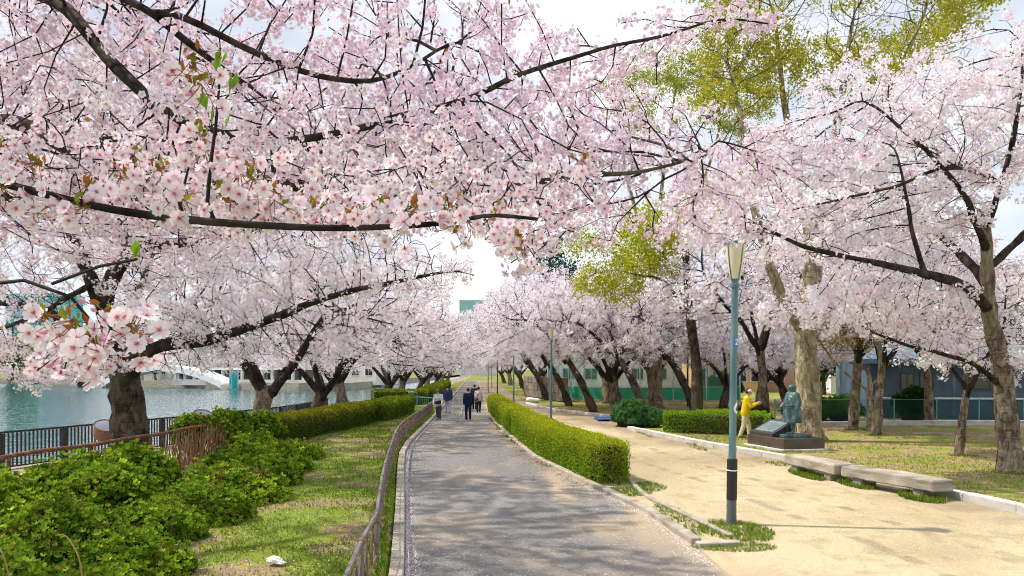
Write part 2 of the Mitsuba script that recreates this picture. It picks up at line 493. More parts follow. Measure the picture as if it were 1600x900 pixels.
# ------------------------------------------------------------------ trees: skeletons grown by space colonisation
class Skeleton:
    def __init__(self):
        self.p, self.par, self.r0 = [], [], []

    def limb(self, pts, r_start, r_end, step, wiggle=0.0, rng=None):
        """A given limb, joined to the nearest node there is."""
        q = spline(pts, step)
        if wiggle and len(q) > 2:
            w = rng.normal(size=q.shape) * wiggle
            w[0] = 0
            q = q + w
        start = 0
        if self.p:
            d = np.linalg.norm(np.array(self.p) - q[0], axis=1)
            prev = int(np.argmin(d))
            if d[prev] < 0.5 * step:
                start = 1
        else:
            prev = -1
        for k in range(start, len(q)):
            self.p.append(q[k])
            self.par.append(prev)
            self.r0.append(r_start + (r_end - r_start) * k / (len(q) - 1))
            prev = len(self.p) - 1

    def grow(self, att, step, reach, kill, iters, rng, up=0.0, jitter=0.25, keep=0.8):
        P, par, r0 = self.p, self.par, self.r0
        att = np.asarray(att, float)
        tree = cKDTree(np.array(P))
        dist, idx = tree.query(att)
        alive = dist > kill * 0.6
        direction = {}
        for it in range(iters):
            use = alive & (dist < reach)
            if not use.any():
                break
            nodes = np.array(P)
            k = idx[use]
            v = norm(att[use] - nodes[k])
            acc = np.zeros((len(nodes), 3))
            np.add.at(acc, k, v)
            src = np.unique(k)
            pa = np.array(par)[src]
            back = np.where((pa >= 0)[:, None], norm(nodes[src] - nodes[np.maximum(pa, 0)]), 0)
            d = norm(norm(acc[src]) + keep * 0.5 * back + rng.normal(size=(len(src), 3)) * jitter + [0, 0, up])
            new = nodes[src] + d * step
            near, _ = tree.query(new)
            ok = near > step * 0.55
            if not ok.any():
                # stuck: drop the attractors that pull at stuck nodes
                alive[use] = False
                continue
            new, src_ok = new[ok], src[ok]
            stuck = set(src[~ok].tolist())
            n0 = len(P)
            P.extend(new)
            par.extend(src_ok.tolist())
            r0.extend([0.0] * len(new))
            if stuck:
                bad = np.isin(idx, list(stuck)) & alive & (rng.random(len(att)) < 0.35)
                alive[bad] = False
            tn = cKDTree(new)
            dn, jn = tn.query(att)
            better = dn < dist
            dist = np.where(better, dn, dist)
            idx = np.where(better, jn + n0, idx)
            alive &= dist > kill
            tree = cKDTree(np.array(P))

    def finish(self, tip, power=2.3, r_max=None):
        P, par = np.array(self.p), np.array(self.par)
        n = len(P)
        kids = np.zeros(n, int)
        acc = np.zeros(n)
        r = np.zeros(n)
        for i in range(n - 1, -1, -1):
            ri = max(tip, acc[i] ** (1 / power))
            if self.r0[i] > 0:
                ri = max(self.r0[i], min(ri, self.r0[i] * 1.08))
            r[i] = ri
            if par[i] >= 0:
                acc[par[i]] += ri ** power
                kids[par[i]] += 1
        if r_max is not None:                    # the foot of the trunk spreads into its roots
            k, s = 0, 0.0
            while s < 1.5 and k + 1 < n:
                r[k] *= 1 + r_max * math.exp(-s / 0.28)
                s += np.linalg.norm(P[k + 1] - P[k])
                k += 1
        for i in range(n):                       # no child thicker than its parent
            if par[i] >= 0:
                r[i] = min(r[i], r[par[i]])
        # chains
        best = np.full(n, -1)
        for i in range(n):
            q = par[i]
            if q >= 0 and (best[q] < 0 or r[i] > r[best[q]]):
                best[q] = i
        chains = []
        for i in range(n):
            if par[i] < 0 or best[par[i]] != i:
                c = [par[i]] if par[i] >= 0 else []
                k = i
                while k >= 0:
                    c.append(k)
                    k = best[k]
                chains.append(np.array(c))
        smooth = P.copy()
        for _ in range(2):
            s = smooth.copy()
            for c in chains:
                if len(c) > 3:
                    s[c[2:-1]] = 0.5 * smooth[c[2:-1]] + 0.25 * (smooth[c[1:-2]] + smooth[c[3:]])
            smooth = s
        self.P, self.r, self.parent, self.kids, self.chains = smooth, r, par, kids, chains
        return self

    def wood(self, limit_thick, sides=(4, 6, 9), thin_from=0.0, gnarl=0.0, rng=None):
        """(thick mesh, thin mesh) of the wood: chains whose root is thicker than the limit and the twigs."""
        thick, thin, limbs = Mesh(), Mesh(), Mesh()
        for ci, c in enumerate(self.chains):
            if len(c) < 2:
                continue
            r = self.r[c].copy()
            if self.parent[c[1]] == c[0]:
                r[0] = min(r[0], r[1] * 1.3)
            if r[0] < thin_from and len(c) < 2:
                continue
            p = self.P[c]
            ns = sides[0] if r[0] < 0.02 else sides[1] if r[0] < 0.07 else sides[2]
            if len(p) > 2 and ns == sides[0] and len(p) > 4:
                keep = np.unique(np.r_[np.arange(0, len(p), 2), len(p) - 1])
                p, r = p[keep], r[keep]
            if gnarl and ns == sides[2] and rng is not None:
                r = r * (1 + gnarl * (meshkit.noise(p * 2.7) - 0.5))
            r = np.maximum(r, 0.0015)
            v, f = tube_arrays(p, r, ns, closed=ns > 4)
            if gnarl and ns == sides[2]:
                ax = np.repeat(p, ns, axis=0)
                body = v[:len(ax)]
                v[:len(ax)] = ax + (body - ax) * (1 + gnarl * 1.2 * (meshkit.fbm(body * 3.2, 3) - 0.5))[:, None]
            (thick if ci == 0 else limbs if r[0] > limit_thick else thin).add(v, f)
        return thick, thin, limbs

    def tips(self, r_below):
        k = np.nonzero(self.r < r_below)[0]
        d = norm(self.P[k] - self.P[np.maximum(self.parent[k], 0)])
        return self.P[k], d


def cloud(rng, blobs):
    """Points spread through ellipsoids: (centre, radii, count)."""
    out = []
    for c, r, n in blobs:
        q = rand_dirs(n, rng) * rng.random((n, 1)) ** (1 / 2.4)
        out.append(np.asarray(c) + q * np.asarray(r))
    return np.vstack(out)


# ------------------------------------------------------------------ flowers
def petal_flower(detail, rng):
    """A five-petalled flower of unit radius facing +z: vertices, faces, colours. detail 0: 5 kites, 1: notched, cupped petals with stamens and calyx."""
    m = Mesh()
    white, rim, heart = np.array([0.88, 0.825, 0.89]), np.array([0.87, 0.79, 0.88]), np.array([0.62, 0.15, 0.28])
    for k in range(5):
        a = 2 * np.pi * k / 5 + rng.uniform(-.1, .1)
        cup = rng.uniform(0.1, 0.4)
        if detail == 0:
            rr, ss = np.array([0.0, 0.6, 1.0, 0.6]), np.array([0, -0.46, 0, 0.46])
            f = [[0, 1, 2], [0, 2, 3]]
            c = np.array([[0.80, 0.62, 0.77], white, rim, white])
        else:
            rr = np.array([0.06, 0.30, 0.30, 0.30, 0.66, 0.68, 0.66, 0.97, 0.88, 0.97, 0.86, 0.86])
            ss = np.array([0.0, -0.20, 0.0, 0.20, -0.43, 0.0, 0.43, -0.20, 0.0, 0.20, -0.38, 0.38])
            f = [[0, 1, 2], [0, 2, 3], [1, 4, 5], [1, 5, 2], [2, 5, 6], [2, 6, 3], [4, 10, 5], [10, 7, 5], [7, 8, 5], [8, 9, 5], [9, 11, 5], [11, 6, 5]]
            mid = 0.5 * white + 0.5 * np.array([0.86, 0.58, 0.69])
            c = np.array([heart, mid, mid * [1, .93, .95], mid, white, white * 0.98, white, rim, white, rim, rim, rim])
        z = cup * rr ** 1.6 + (0.06 * np.abs(ss) if detail else 0) + rng.uniform(-.03, .03)
        if detail:
            z = z + rng.normal(size=len(z)) * 0.025
        x, y = rr * np.cos(a) - ss * np.sin(a), rr * np.sin(a) + ss * np.cos(a)
        m.add(np.stack([x, y, z], 1), f, c)
    if not detail:                              # a small red heart
        m.add([[-.2, -.1, .12], [.16, -.16, .10], [.02, .2, .13], [-.05, .02, .3]], [[0, 1, 2], [0, 1, 3]], heart)
    if detail:
        for k in range(9):                      # stamens with pale anthers
            a, L, o = rng.uniform(0, 2 * np.pi), rng.uniform(0.28, 0.45), rng.uniform(0.1, 0.3)
            e = np.array([np.cos(a) * o, np.sin(a) * o, L])
            w = np.array([-np.sin(a), np.cos(a), 0]) * 0.02
            m.add([[0, 0, 0.02], e + w, e - w], [[0, 1, 2]], [[0.7, 0.25, 0.32], [0.8, 0.55, 0.3], [0.8, 0.55, 0.3]])
            m.add([e + w * 2, e - w * 2, e + [0, 0, .06]], [[0, 1, 2]], [0.72, 0.50, 0.16])
        for k in range(5):                      # calyx star and stalk below
            a = 2 * np.pi * (k + .5) / 5
            m.add([[np.cos(a) * .34, np.sin(a) * .34, 0.0], [np.cos(a + .6) * .1, np.sin(a + .6) * .1, -0.03], [np.cos(a - .6) * .1, np.sin(a - .6) * .1, -0.03]], [[0, 1, 2]], [0.30, 0.09, 0.07])
        v, f = tube_arrays([[0, 0, 0], [0.02, 0, -.28], [0.05, 0, -.34], [.12, .05, -.9]], [.09, .1, .035, .03], 4, False)
        c = np.where(v[:, 2:] > -.32, [0.36, 0.10, 0.09], [0.28, 0.22, 0.06])
        m.add(v, f, c)
    return m.arrays()


FL_RNG = np.random.default_rng(5)
NEAR_FLOWERS = [petal_flower(1, FL_RNG) for _ in range(6)]
MID_FLOWERS = [petal_flower(0, FL_RNG) for _ in range(4)]


def far_flower():
    """Two bent petal pairs, for trees whose flowers are two pixels wide."""
    w, p = np.array([0.915, 0.882, 0.922]), np.array([0.86, 0.775, 0.865])
    v = np.array([[-1, -.3, .25], [0, -.55, 0], [1, .0, .3], [.1, .75, .1], [-.55, .6, .3]], float)
    f = np.array([[0, 1, 3], [1, 2, 3], [0, 3, 4]])
    return v, f, np.array([w, p, w, w, w])


FAR_FLOWER = far_flower()


def bloom(mesh, centres, rng, per, spread, size, template, tint=0.06, droop=0.0, warm=None):
    """A cluster of flowers at each centre, facing outwards."""
    n = len(centres) * per
    c = np.repeat(centres, per, axis=0)
    d = rand_dirs(n, rng)
    d[:, 2] -= droop
    d = norm(d)
    off = d * (spread * rng.uniform(0.35, 1.0, (n, 1)))
    nrm = norm(d + rand_dirs(n, rng) * 0.55)
    t = 1 + rng.normal(size=(n, 1)) * tint * np.array([0.5, 1.0, 0.75])
    t = t * np.repeat(1 + rng.normal(size=(len(centres), 1)) * tint * np.array([0.3, 1.1, 0.8]), per, axis=0)
    ts = template if isinstance(template, list) else [template]
    which = rng.integers(0, len(ts), n)
    for k, tm in enumerate(ts):
        s = which == k
        if s.any():
            mesh.add(*scatter(*tm, c[s] + off[s], nrm[s], size * rng.uniform(0.75, 1.15, s.sum()), rng, t[s]))


def leaf_template(kind='leaf'):
    if kind == 'leaf':          # a folded leaf along +z
        v = np.array([[0, 0, 0], [-.28, .1, .5], [0, .0, 1], [.28, .1, .5], [0, -.04, .5]], float)
        f = np.array([[0, 4, 1], [1, 4, 2], [0, 3, 4], [4, 3, 2]])
    else:                        # a flat pair of triangles along +z
        v = np.array([[0, 0, 0], [-.3, .06, .5], [0, .0, 1], [.3, .06, .5]], float)
        f = np.array([[0, 3, 1], [1, 3, 2]])
    return v, f, np.ones((len(v), 3))


LEAF, THIN_LEAF = leaf_template(), leaf_template('thin')


def rosette(n=6, tilt=0.9):
    m = Mesh()
    v, f, c = THIN_LEAF
    v = v * [1.35 if tilt < 0.8 else 1.0, 1, 1]
    for k in range(n):
        a = 2 * np.pi * k / n + 0.3 * (k % 2)
        t = tilt * (0.75 + 0.4 * (k % 3) / 2)
        R = trimesh.transformations.rotation_matrix(a, (0, 0, 1))[:3, :3] @ trimesh.transformations.rotation_matrix(-t, (1, 0, 0))[:3, :3]
        m.add(v @ R.T, f, c)
    return m.arrays()


ROSETTE = rosette(5)
ROSETTE_BROAD = rosette(5, 0.7)
ROSETTE_BROAD = (ROSETTE_BROAD[0] * [1.0, 1.0, 1.0], *ROSETTE_BROAD[1:])


def leaves(mesh, pos, nrm, size, color, rng, template=LEAF, jitter=0.15, spread=0.6):
    n = len(pos)
    d = norm(nrm + rand_dirs(n, rng) * spread)
    col = np.broadcast_to(np.asarray(color, float), (n, 3)) * np.clip(1 + rng.normal(size=(n, 1)) * jitter + rng.normal(size=(n, 3)) * jitter * 0.3, 0.3, 1.9)
    mesh.add(*scatter(*template, pos, d, size * rng.uniform(0.7, 1.25, n), rng, col))
# ------------------------------------------------------------------ the trees
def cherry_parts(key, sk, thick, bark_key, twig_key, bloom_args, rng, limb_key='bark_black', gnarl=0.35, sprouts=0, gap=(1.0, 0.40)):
    """Trunk, twigs and blossom of one cherry tree as parts of key. bloom_args: list of (r_below, share, per, spread, size, template)."""
    a, b, l = sk.wood(thick, gnarl=gnarl, rng=rng)
    out = {'trunk': a.ply(bark_key, smooth=True)}
    if l.n:
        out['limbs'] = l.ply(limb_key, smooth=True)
    if b.n:
        out['twigs'] = b.ply(twig_key)
    m = Mesh()
    for r_below, share, per, spread, size, template in bloom_args:
        c, d = sk.tips(r_below)
        pick = rng.random(len(c)) < share * np.clip((meshkit.fbm(c * gap[0] + 5, 3, seed=6) - gap[1]) * 8, 0.04, 1)
        c = c[pick] + rng.normal(size=(pick.sum(), 3)) * spread * 0.5
        bloom(m, c, rng, per, spread, size, template, droop=0.15)
    out['blossom'] = m.ply('petal')
    if sprouts:
        c, d = sk.tips(0.02)
        k = rng.choice(len(c), min(sprouts, len(c)), replace=False)
        lm = Mesh()
        leaves(lm, c[k] + rng.normal(size=(len(k), 3)) * .08, d[k], 0.07, (0.26, 0.20, 0.04), rng, THIN_LEAF)
        out['young_leaves'] = lm.ply('leaf')
    return out


def put_parts(key, parts, **more):
    for nm, sh in parts.items():
        kind = 'stuff' if nm in ('blossom', 'twigs', 'young_leaves', 'foliage', 'leaves') else None
        part(key, nm, {**sh, **more}, kind=kind)


def limb_fan(sk, base, top, n, out_r, rise, r_start, r_end, step, rng, phase=0.0, skew=(0, 0, 0)):
    for k in range(n):
        a = phase + 2 * np.pi * k / n + rng.uniform(-.3, .3)
        d = np.array([np.cos(a), np.sin(a), 0]) * out_r * rng.uniform(0.75, 1.15) + np.asarray(skew)
        s = np.asarray(top) - [0, 0, rng.uniform(0, .45)]
        e = s + d + [0, 0, rise * rng.uniform(0.75, 1.2)]
        m1 = s + d * 0.35 + [0, 0, rise * rng.uniform(.35, .6)]
        m2 = s + d * 0.7 + [0, 0, rise * rng.uniform(.65, .95)]
        sk.limb([s, m1, m2, e], r_start * rng.uniform(.8, 1.1), r_end, step, step * 0.10, rng)


# ---- the big near tree, whose boughs hang over the path from the left
rng = np.random.default_rng(11)
S = space_point
near_key = thing('cherry_tree', 'nearest cherry tree, its pink blossoming boughs hanging over the path in front of everything else', 'tree', 'cherry trees along the river')
sk = Skeleton()
st = 0.12
sk.limb([(-8.3, 7.5, -0.1), (-8.1, 7.4, 1.0), (-7.7, 7.3, 1.8), (-7.3, 7.2, 2.5)], 0.48, 0.27, st)
sk.limb([(-7.3, 7.2, 2.5), (-5.7, 6.9, 3.5), S(-20, 200, 5.2), S(130, 243, 4.9), S(330, 275, 4.8), S(480, 290, 4.8), S(600, 312, 4.9), S(740, 302, 5.2), S(870, 280, 5.5), S(1010, 266, 5.8), S(1110, 240, 6.2)], 0.10, 0.008, st, 0.010, rng)
sk.limb([(-7.6, 7.3, 2.1), (-7.0, 6.4, 4.5), (-5.5, 5.5, 5.7), S(50, -12, 4.3), S(170, 95, 4.0), S(285, 192, 3.9), S(450, 222, 4.1), S(640, 180, 4.4)], 0.072, 0.021, st, 0.010, rng)
sk.limb([S(640, 180, 4.4), S(740, 152, 4.6), S(810, 117, 4.7), S(940, 76, 4.9), S(1060, 52, 5.1), S(1120, 30, 5.2), S(1215, 42, 5.3)], 0.021, 0.005, st, 0.006, rng)
sk.limb([(-7.0, 6.4, 4.5), (-5.2, 5.2, 6.0), S(110, -30, 4.7), S(230, 12, 4.5), S(310, 32, 4.4), S(430, 95, 4.5), S(580, 130, 4.8), S(720, 60, 5.2)], 0.058, 0.010, st, 0.010, rng)
sk.limb([S(230, 12, 4.5), S(320, 92, 4.6), S(420, 150, 4.9)], 0.028, 0.008, st, 0.008, rng)
sk.limb([(-7.3, 7.2, 2.4), (-8.6, 5.6, 4.3), (-9.6, 3.6, 5.6)], 0.17, 0.03, st, 0.01, rng)
sk.limb([(-7.5, 7.3, 2.2), (-7.6, 9.2, 4.2), (-6.4, 11.2, 5.4), (-5.0, 12.2, 5.8)], 0.16, 0.02, st, 0.01, rng)
sk.limb([(-6.4, 6.0, 5.1), (-4.6, 3.4, 5.7), (-2.5, 1.6, 5.8), (0.3, 1.9, 5.7)], 0.09, 0.015, st, 0.01, rng)  # unseen bough above the eye, added for the shade it casts
sk.limb([(-5.5, 6.8, 3.55), (-3.7, 4.1, 3.35), (-2.1, 2.3, 3.08), S(-60, 273, 1.56), S(0, 286, 1.5), S(100, 309, 1.47), S(200, 333, 1.45), S(300, 346, 1.45), S(400, 352, 1.45), S(560, 357, 1.5), S(690, 350, 1.6), S(765, 335, 1.7), S(840, 342, 1.95)], 0.034, 0.0045, 0.06, 0.002, rng)
sk.limb([(-2.1, 2.3, 3.08), S(-110, 430, 1.35), S(0, 438, 1.2), S(110, 425, 1.2), S(215, 403, 1.25)], 0.0075, 0.0022, 0.06, 0.001, rng)
sk.limb([S(112, 425, 1.2), S(118, 470, 1.2), S(140, 520, 1.2), S(185, 530, 1.22)], 0.0035, 0.0018, 0.04, 0.001, rng)
sk.limb([S(268, 342, 1.45), S(290, 300, 1.44), S(294, 262, 1.44)], 0.0045, 0.002, 0.04, 0.001, rng)
sk.limb([S(318, 346, 1.45), S(330, 290, 1.44), S(325, 245, 1.43), S(345, 165, 1.42), S(341, 105, 1.42)], 0.0045, 0.002, 0.04, 0.001, rng)
sk.limb([S(345, 165, 1.42), S(358, 148, 1.42)], 0.0025, 0.0015, 0.03, 0, rng)
n_seed = len(sk.p)
att = cloud(rng, [
    (S(300, 110, 5.2), (2.5, 1.6, 0.75), 1500), (S(640, 150, 5.6), (1.5, 1.3, 0.8), 1000), (S(860, 215, 6.3), (1.0, 0.9, 0.55), 520),
    (S(1080, 250, 7.2), (0.95, 0.8, 0.50), 480), (S(960, 210, 7.0), (0.9, 0.7, 0.5), 380), (S(1170, 265, 8.0), (0.6, 0.6, 0.35), 170), (S(760, 200, 6.4), (0.9, 0.8, 0.6), 400), (S(700, 60, 6.0), (0.9, 0.6, 0.3), 240), (S(1090, 35, 5.5), (0.65, 0.35, 0.17), 90), (S(40, 190, 5.2), (1.5, 1.3, 0.75), 700),
    (S(150, 330, 6.2), (1.6, 1.2, 0.45), 420), (S(520, 330, 6.0), (1.3, 0.9, 0.35), 380), (S(960, 330, 7.5), (0.9, 0.7, 0.4), 220), (S(1130, 330, 8.6), (0.9, 0.7, 0.45), 260), (S(800, 340, 4.4), (0.55, 0.5, 0.22), 220), (S(835, 380, 4.2), (0.15, 0.25, 0.13), 60),
    (S(480, 250, 4.2), (1.2, 0.6, 0.45), 420), (S(760, 240, 4.6), (0.7, 0.6, 0.45), 300), (S(950, 120, 5.6), (0.5, 0.5, 0.25), 70),
    (S(200, 230, 3.4), (0.8, 0.5, 0.35), 200),
    ((-5.5, 8.5, 6.2), (2.8, 2.6, 1.0), 420), ((-3.0, 2.4, 5.7), (3.2, 1.8, 0.6), 420), ((-8.5, 5.0, 6.0), (2.6, 3.0, 1.1), 380), ((-5.4, 11.4, 5.6), (2.0, 1.3, 0.7), 260), ((-4.4, 13.2, 6.2), (2.6, 2.0, 0.8), 480), ((-3.4, 9.3, 5.7), (2.3, 2.0, 0.7), 460)])  # includes unseen crown overhead and rear crown added to shade the path
sk.grow(att, 0.12, 1.3, 0.17, 90, rng, up=0.0, jitter=0.30)
sk.finish(0.0038, 2.55, 0.3)
print('near cherry nodes', len(sk.p))
a, b, l = sk.wood(0.020, sides=(4, 6, 9), gnarl=0.35, rng=rng)
part(near_key, 'trunk', a.ply('bark_dark', smooth=True))
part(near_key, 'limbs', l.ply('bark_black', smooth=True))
part(near_key, 'twigs', b.ply('twig'), kind='stuff')
c, d = sk.tips(0.0105)
front = c[:, 1] < 2.6
inside = (np.abs(c[:, 0]) < c[:, 1] * 0.78 + 0.5) & (c[:, 2] < CH + c[:, 1] * 0.56)
m = Mesh()
gaps = meshkit.fbm(c * 1.5 + 5, 3, seed=6)
deep = c[:, 1] > 8.6
sel = ~front & inside & ~deep & (rng.random(len(c)) < np.clip((gaps - 0.36) * 7, 0.06, 0.95))
bloom(m, c[sel] + rng.normal(size=(sel.sum(), 3)) * 0.03, rng, 15, 0.090, 0.0205, MID_FLOWERS, tint=0.05, droop=0.25)
sel = ~front & (~inside | deep) & (rng.random(len(c)) < np.clip((gaps - 0.38) * 7, 0.05, 0.95))
bloom(m, c[sel], rng, 22, 0.13, 0.034, FAR_FLOWER, droop=0.2)  # outer and rear flowers, thickened to deepen shade on the path
print('near blossom tris', sum(len(x) for x in m.f))
part(near_key, 'blossom', m.ply('petal'), kind='stuff')
lm = Mesh()
far_c = np.nonzero(~front)[0]
kk = rng.choice(far_c, 1500, replace=False)
leaves(lm, c[kk] + rng.normal(size=(len(kk), 3)) * .03, d[kk] + [0, 0, .2], 0.027, (0.28, 0.13, 0.035), rng, THIN_LEAF)
kk = rng.choice(far_c, 500, replace=False)
leaves(lm, c[kk] + rng.normal(size=(len(kk), 3)) * .03, d[kk] + [0, 0, .4], 0.027, (0.22, 0.27, 0.03), rng, THIN_LEAF)
part(near_key, 'young_leaves', lm.ply('leaf'), kind='stuff')

# the flowers nearest to the eye, one by one: (pixel x, pixel y, depth, count)
UMBELS = [(20, 238, 1.75, 6), (60, 262, 1.6, 8), (112, 320, 1.45, 9), (140, 298, 1.5, 6), (190, 285, 1.6, 8), (215, 250, 1.9, 6), (250, 272, 1.6, 8), (288, 312, 1.45, 9),
          (322, 248, 1.5, 9), (370, 268, 1.45, 10), (396, 292, 1.5, 8), (300, 106, 1.32, 3), (316, 143, 1.32, 3), (282, 132, 1.36, 2), (302, 215, 1.5, 6), (432, 330, 1.5, 7),
          (470, 318, 1.6, 8), (520, 335, 1.55, 8), (560, 340, 1.5, 9), (602, 320, 1.6, 9), (650, 335, 1.55, 9), (692, 322, 1.6, 9), (730, 345, 1.7, 8), (770, 355, 1.9, 8),
          (800, 372, 2.0, 9), (815, 396, 2.1, 6), (790, 340, 2.0, 8), (842, 345, 2.2, 8), (620, 366, 1.6, 4), (700, 362, 1.6, 4), (70, 505, 1.2, 6), (110, 520, 1.15, 8),
          (150, 540, 1.15, 8), (190, 515, 1.2, 8), (215, 540, 1.25, 5), (120, 556, 1.2, 6), (170, 498, 1.2, 5), (10, 300, 1.5, 5), (905, 255, 2.0, 4), (60, 330, 1.6, 5), (350, 320, 1.5, 6)]
shapes = [mikit.ply((fv, ff), 'petal', color=np.clip(fc * t, 0, .97)) for (fv, ff, fc), t in zip(NEAR_FLOWERS, ([1, 1, 1], [1.02, 1.03, 1.0], [.99, .94, .98], [1.02, 1.06, 1.03], [1, .97, 1.0], [1.01, 1.02, 1.03]))]
stalks, lm, buds = Mesh(), Mesh(), Mesh()
nf = 0
for (px, py, dep, cnt) in UMBELS:
    c0 = S(px, py, dep)
    spur = c0 + rng.normal(size=3) * 0.008 + [0, 0, 0.012]
    for q in range(cnt):
        dd = norm(rng.normal(size=3) + [0, -0.55, -0.3])
        pos = c0 + dd * rng.uniform(0.028, 0.055) * [1.2, 1.0, 1.0]
        n = norm(dd * 0.9 + rng.normal(size=3) * 0.45 + [0, -0.5, -0.1])
        R = frames(n[None], rng)[0]
        M = np.eye(4)
        M[:3, :3] = R * rng.uniform(0.0155, 0.0195)
        M[:3, 3] = pos
        part(near_key, 'flower', {**shapes[rng.integers(0, 6)], 'to_world': T(M)})
        nf += 1
        e = pos - n * 0.016
        stalks.add(*tube_arrays(spline([spur, 0.5 * (spur + e) + rng.normal(size=3) * .004, e], 0.012), 0.0008, 4, False))
    for q in range(2):                          # closed buds on stalks
        dd = norm(rng.normal(size=3) + [0, -.3, -.2])
        e = c0 + dd * rng.uniform(.03, .05)
        bv = trimesh.creation.icosphere(1)
        buds.add(*scatter(np.array(bv.vertices) * [.42, .42, .8], np.array(bv.faces), np.ones((len(bv.vertices), 3)), e[None], dd[None], [0.0085], rng, np.array([[0.80, 0.42, 0.55]])))
        stalks.add(*tube_arrays([spur, .5 * (spur + e) + rng.normal(size=3) * .003, e], .0008, 4, False))
    leaves(lm, spur + rng.normal(size=(5, 3)) * .008, np.array([[0, 0, 1.0]] * 5) + rng.normal(size=(5, 3)) * .5, 0.022, (0.33, 0.15, 0.03), rng)
    leaves(lm, spur + rng.normal(size=(3, 3)) * .008, np.array([[0, 0, 1.0]] * 3) + rng.normal(size=(3, 3)) * .4, 0.022, (0.25, 0.30, 0.03), rng)
for (px, py) in [(341, 105), (338, 112), (345, 100), (340, 95), (358, 148), (362, 140), (322, 175), (318, 168), (212, 403), (205, 405), (330, 195), (352, 200)]:
    leaves(lm, S(px, py, 1.42 if px > 250 else 1.25)[None], np.array([[0.1, 0, 1.0]]), 0.036, (0.20, 0.36, 0.03), rng, spread=.3)
print('near flowers', nf)
solid('stalk', (0.22, 0.11, 0.05), 0.6, 0.3)
part(near_key, 'buds', buds.ply('petal'), kind='stuff')
part(near_key, 'flower_stalks', stalks.ply('stalk'), kind='stuff')
part(near_key, 'bud_leaves', lm.ply('leaf'), kind='stuff')
# second tier, two to three metres off
m = Mesh()
t2 = cloud(rng, [(S(200, 270, 2.3), (0.55, 0.3, 0.12), 46), (S(60, 210, 2.5), (0.35, 0.3, 0.2), 26), (S(420, 300, 2.3), (0.5, 0.25, 0.1), 34), (S(650, 300, 2.4), (0.45, 0.3, 0.13), 42), (S(830, 320, 2.7), (0.28, 0.25, 0.16), 30),
                 (S(830, 385, 2.4), (0.10, 0.2, 0.07), 9), (S(520, 230, 2.9), (0.6, 0.3, 0.2), 34), (S(120, 560, 2.2), (0.16, 0.2, 0.05), 6)])
bloom(m, t2, rng, 7, 0.062, 0.0185, NEAR_FLOWERS[:3], tint=0.05, droop=0.2)
print('tier two tris', sum(len(x) for x in m.f))
part(near_key, 'near_blossom', m.ply('petal'), kind='stuff')
tw = Mesh()
for q in t2:
    k = np.argmin(np.linalg.norm(t2 - q, axis=1) + 9 * (np.linalg.norm(t2 - q, axis=1) < .02))
    tw.add(*tube_arrays(spline([q, 0.5 * (q + t2[k]) + rng.normal(size=3) * .03, t2[k]], 0.05), 0.0022, 4, False))
part(near_key, 'near_twigs', tw.ply('twig'), kind='stuff')

# ---- second river tree: dark trunk left of the hedge, one long bough reaching right
rng = np.random.default_rng(21)
key = thing('cherry_tree', 'dark thick-trunked cherry tree at the river railing with a long black bough reaching right', 'tree', 'cherry trees along the river')
sk = Skeleton()
B = np.array([-9.25, 17.9, -0.42])
st = 0.2
sk.limb([B + [0, 0, -.1], B + [-.04, 0, .25], B + [-.05, 0, 1.6], B + [-.13, 0, 2.5], B + [-.2, 0, 3.1]], 0.50, 0.34, st)
sk.p = [np.asarray(q) for q in sk.p]
sk.limb([B + [-.15, 0, 2.75], S(160, 480, 17.5), S(120, 385, 17.2), S(85, 300, 17), S(40, 180, 17.5)], 0.23, 0.05, st, 0.02, rng)
sk.limb([B + [-.1, 0, 2.6], S(235, 545, 17.2), S(330, 530, 16.5), S(420, 500, 16), S(500, 468, 15.6), S(560, 452, 15.4), S(640, 437, 15.2), S(720, 420, 15.0)], 0.18, 0.02, st, 0.015, rng)
sk.limb([S(160, 470, 17.5), S(195, 400, 17), S(230, 385, 16.8), S(290, 378, 16.5), S(360, 365, 16.2), S(470, 340, 16)], 0.20, 0.03, st, 0.02, rng)
sk.limb([S(205, 400, 17), S(188, 345, 17), S(200, 270, 17), S(240, 170, 17.2)], 0.13, 0.03, st, 0.02, rng)
sk.limb([B + [-.2, 0, 2.9], S(100, 500, 18), S(40, 478, 18), S(-60, 470, 18)], 0.17, 0.05, st, 0.02, rng)
sk.limb([S(150, 440, 17.4), S(40, 500, 16), S(-30, 520, 15.5)], 0.07, 0.03, st, 0.02, rng)
sk.limb([B + [-.2, 0.1, 3.0], B + [-1, 2.2, 4.8], B + [-1.5, 4.2, 6.4]], 0.18, 0.05, st, 0.02, rng)
att = cloud(rng, [(S(150, 330, 17.5), (4.2, 3.4, 2.2), 1300), (S(470, 400, 16), (2.6, 2.0, 1.25), 800), (S(640, 420, 15.2), (1.3, 1.2, 0.6), 260), (S(60, 575, 17), (1.7, 1.1, 0.5), 420), (S(300, 500, 16.5), (2.0, 1.4, 0.6), 560), (S(420, 545, 16), (1.3, 1.0, 0.4), 260), (S(10, 560, 16.5), (1.2, 1.0, 0.6), 260), (S(60, 455, 16.8), (1.7, 1.0, 0.6), 380),
                  (S(-150, 380, 17), (2.4, 3, 2.0), 450), ((-10.2, 21.0, 6.5), (3.5, 2.4, 2.0), 500), (S(200, 170, 17), (3.2, 2.6, 1.6), 500), (S(250, 575, 17), (1.6, .8, .3), 230)])
sk.grow(att, 0.2, 2.0, 0.27, 80, rng, jitter=0.3)
sk.finish(0.0065, 2.45, 0.45)
print('second cherry nodes', len(sk.p))
put_parts(key, cherry_parts(key, sk, 0.03, 'bark_dark', 'twig', [(0.025, 1.0, 26, 0.16, 0.037, FAR_FLOWER)], rng, sprouts=300))

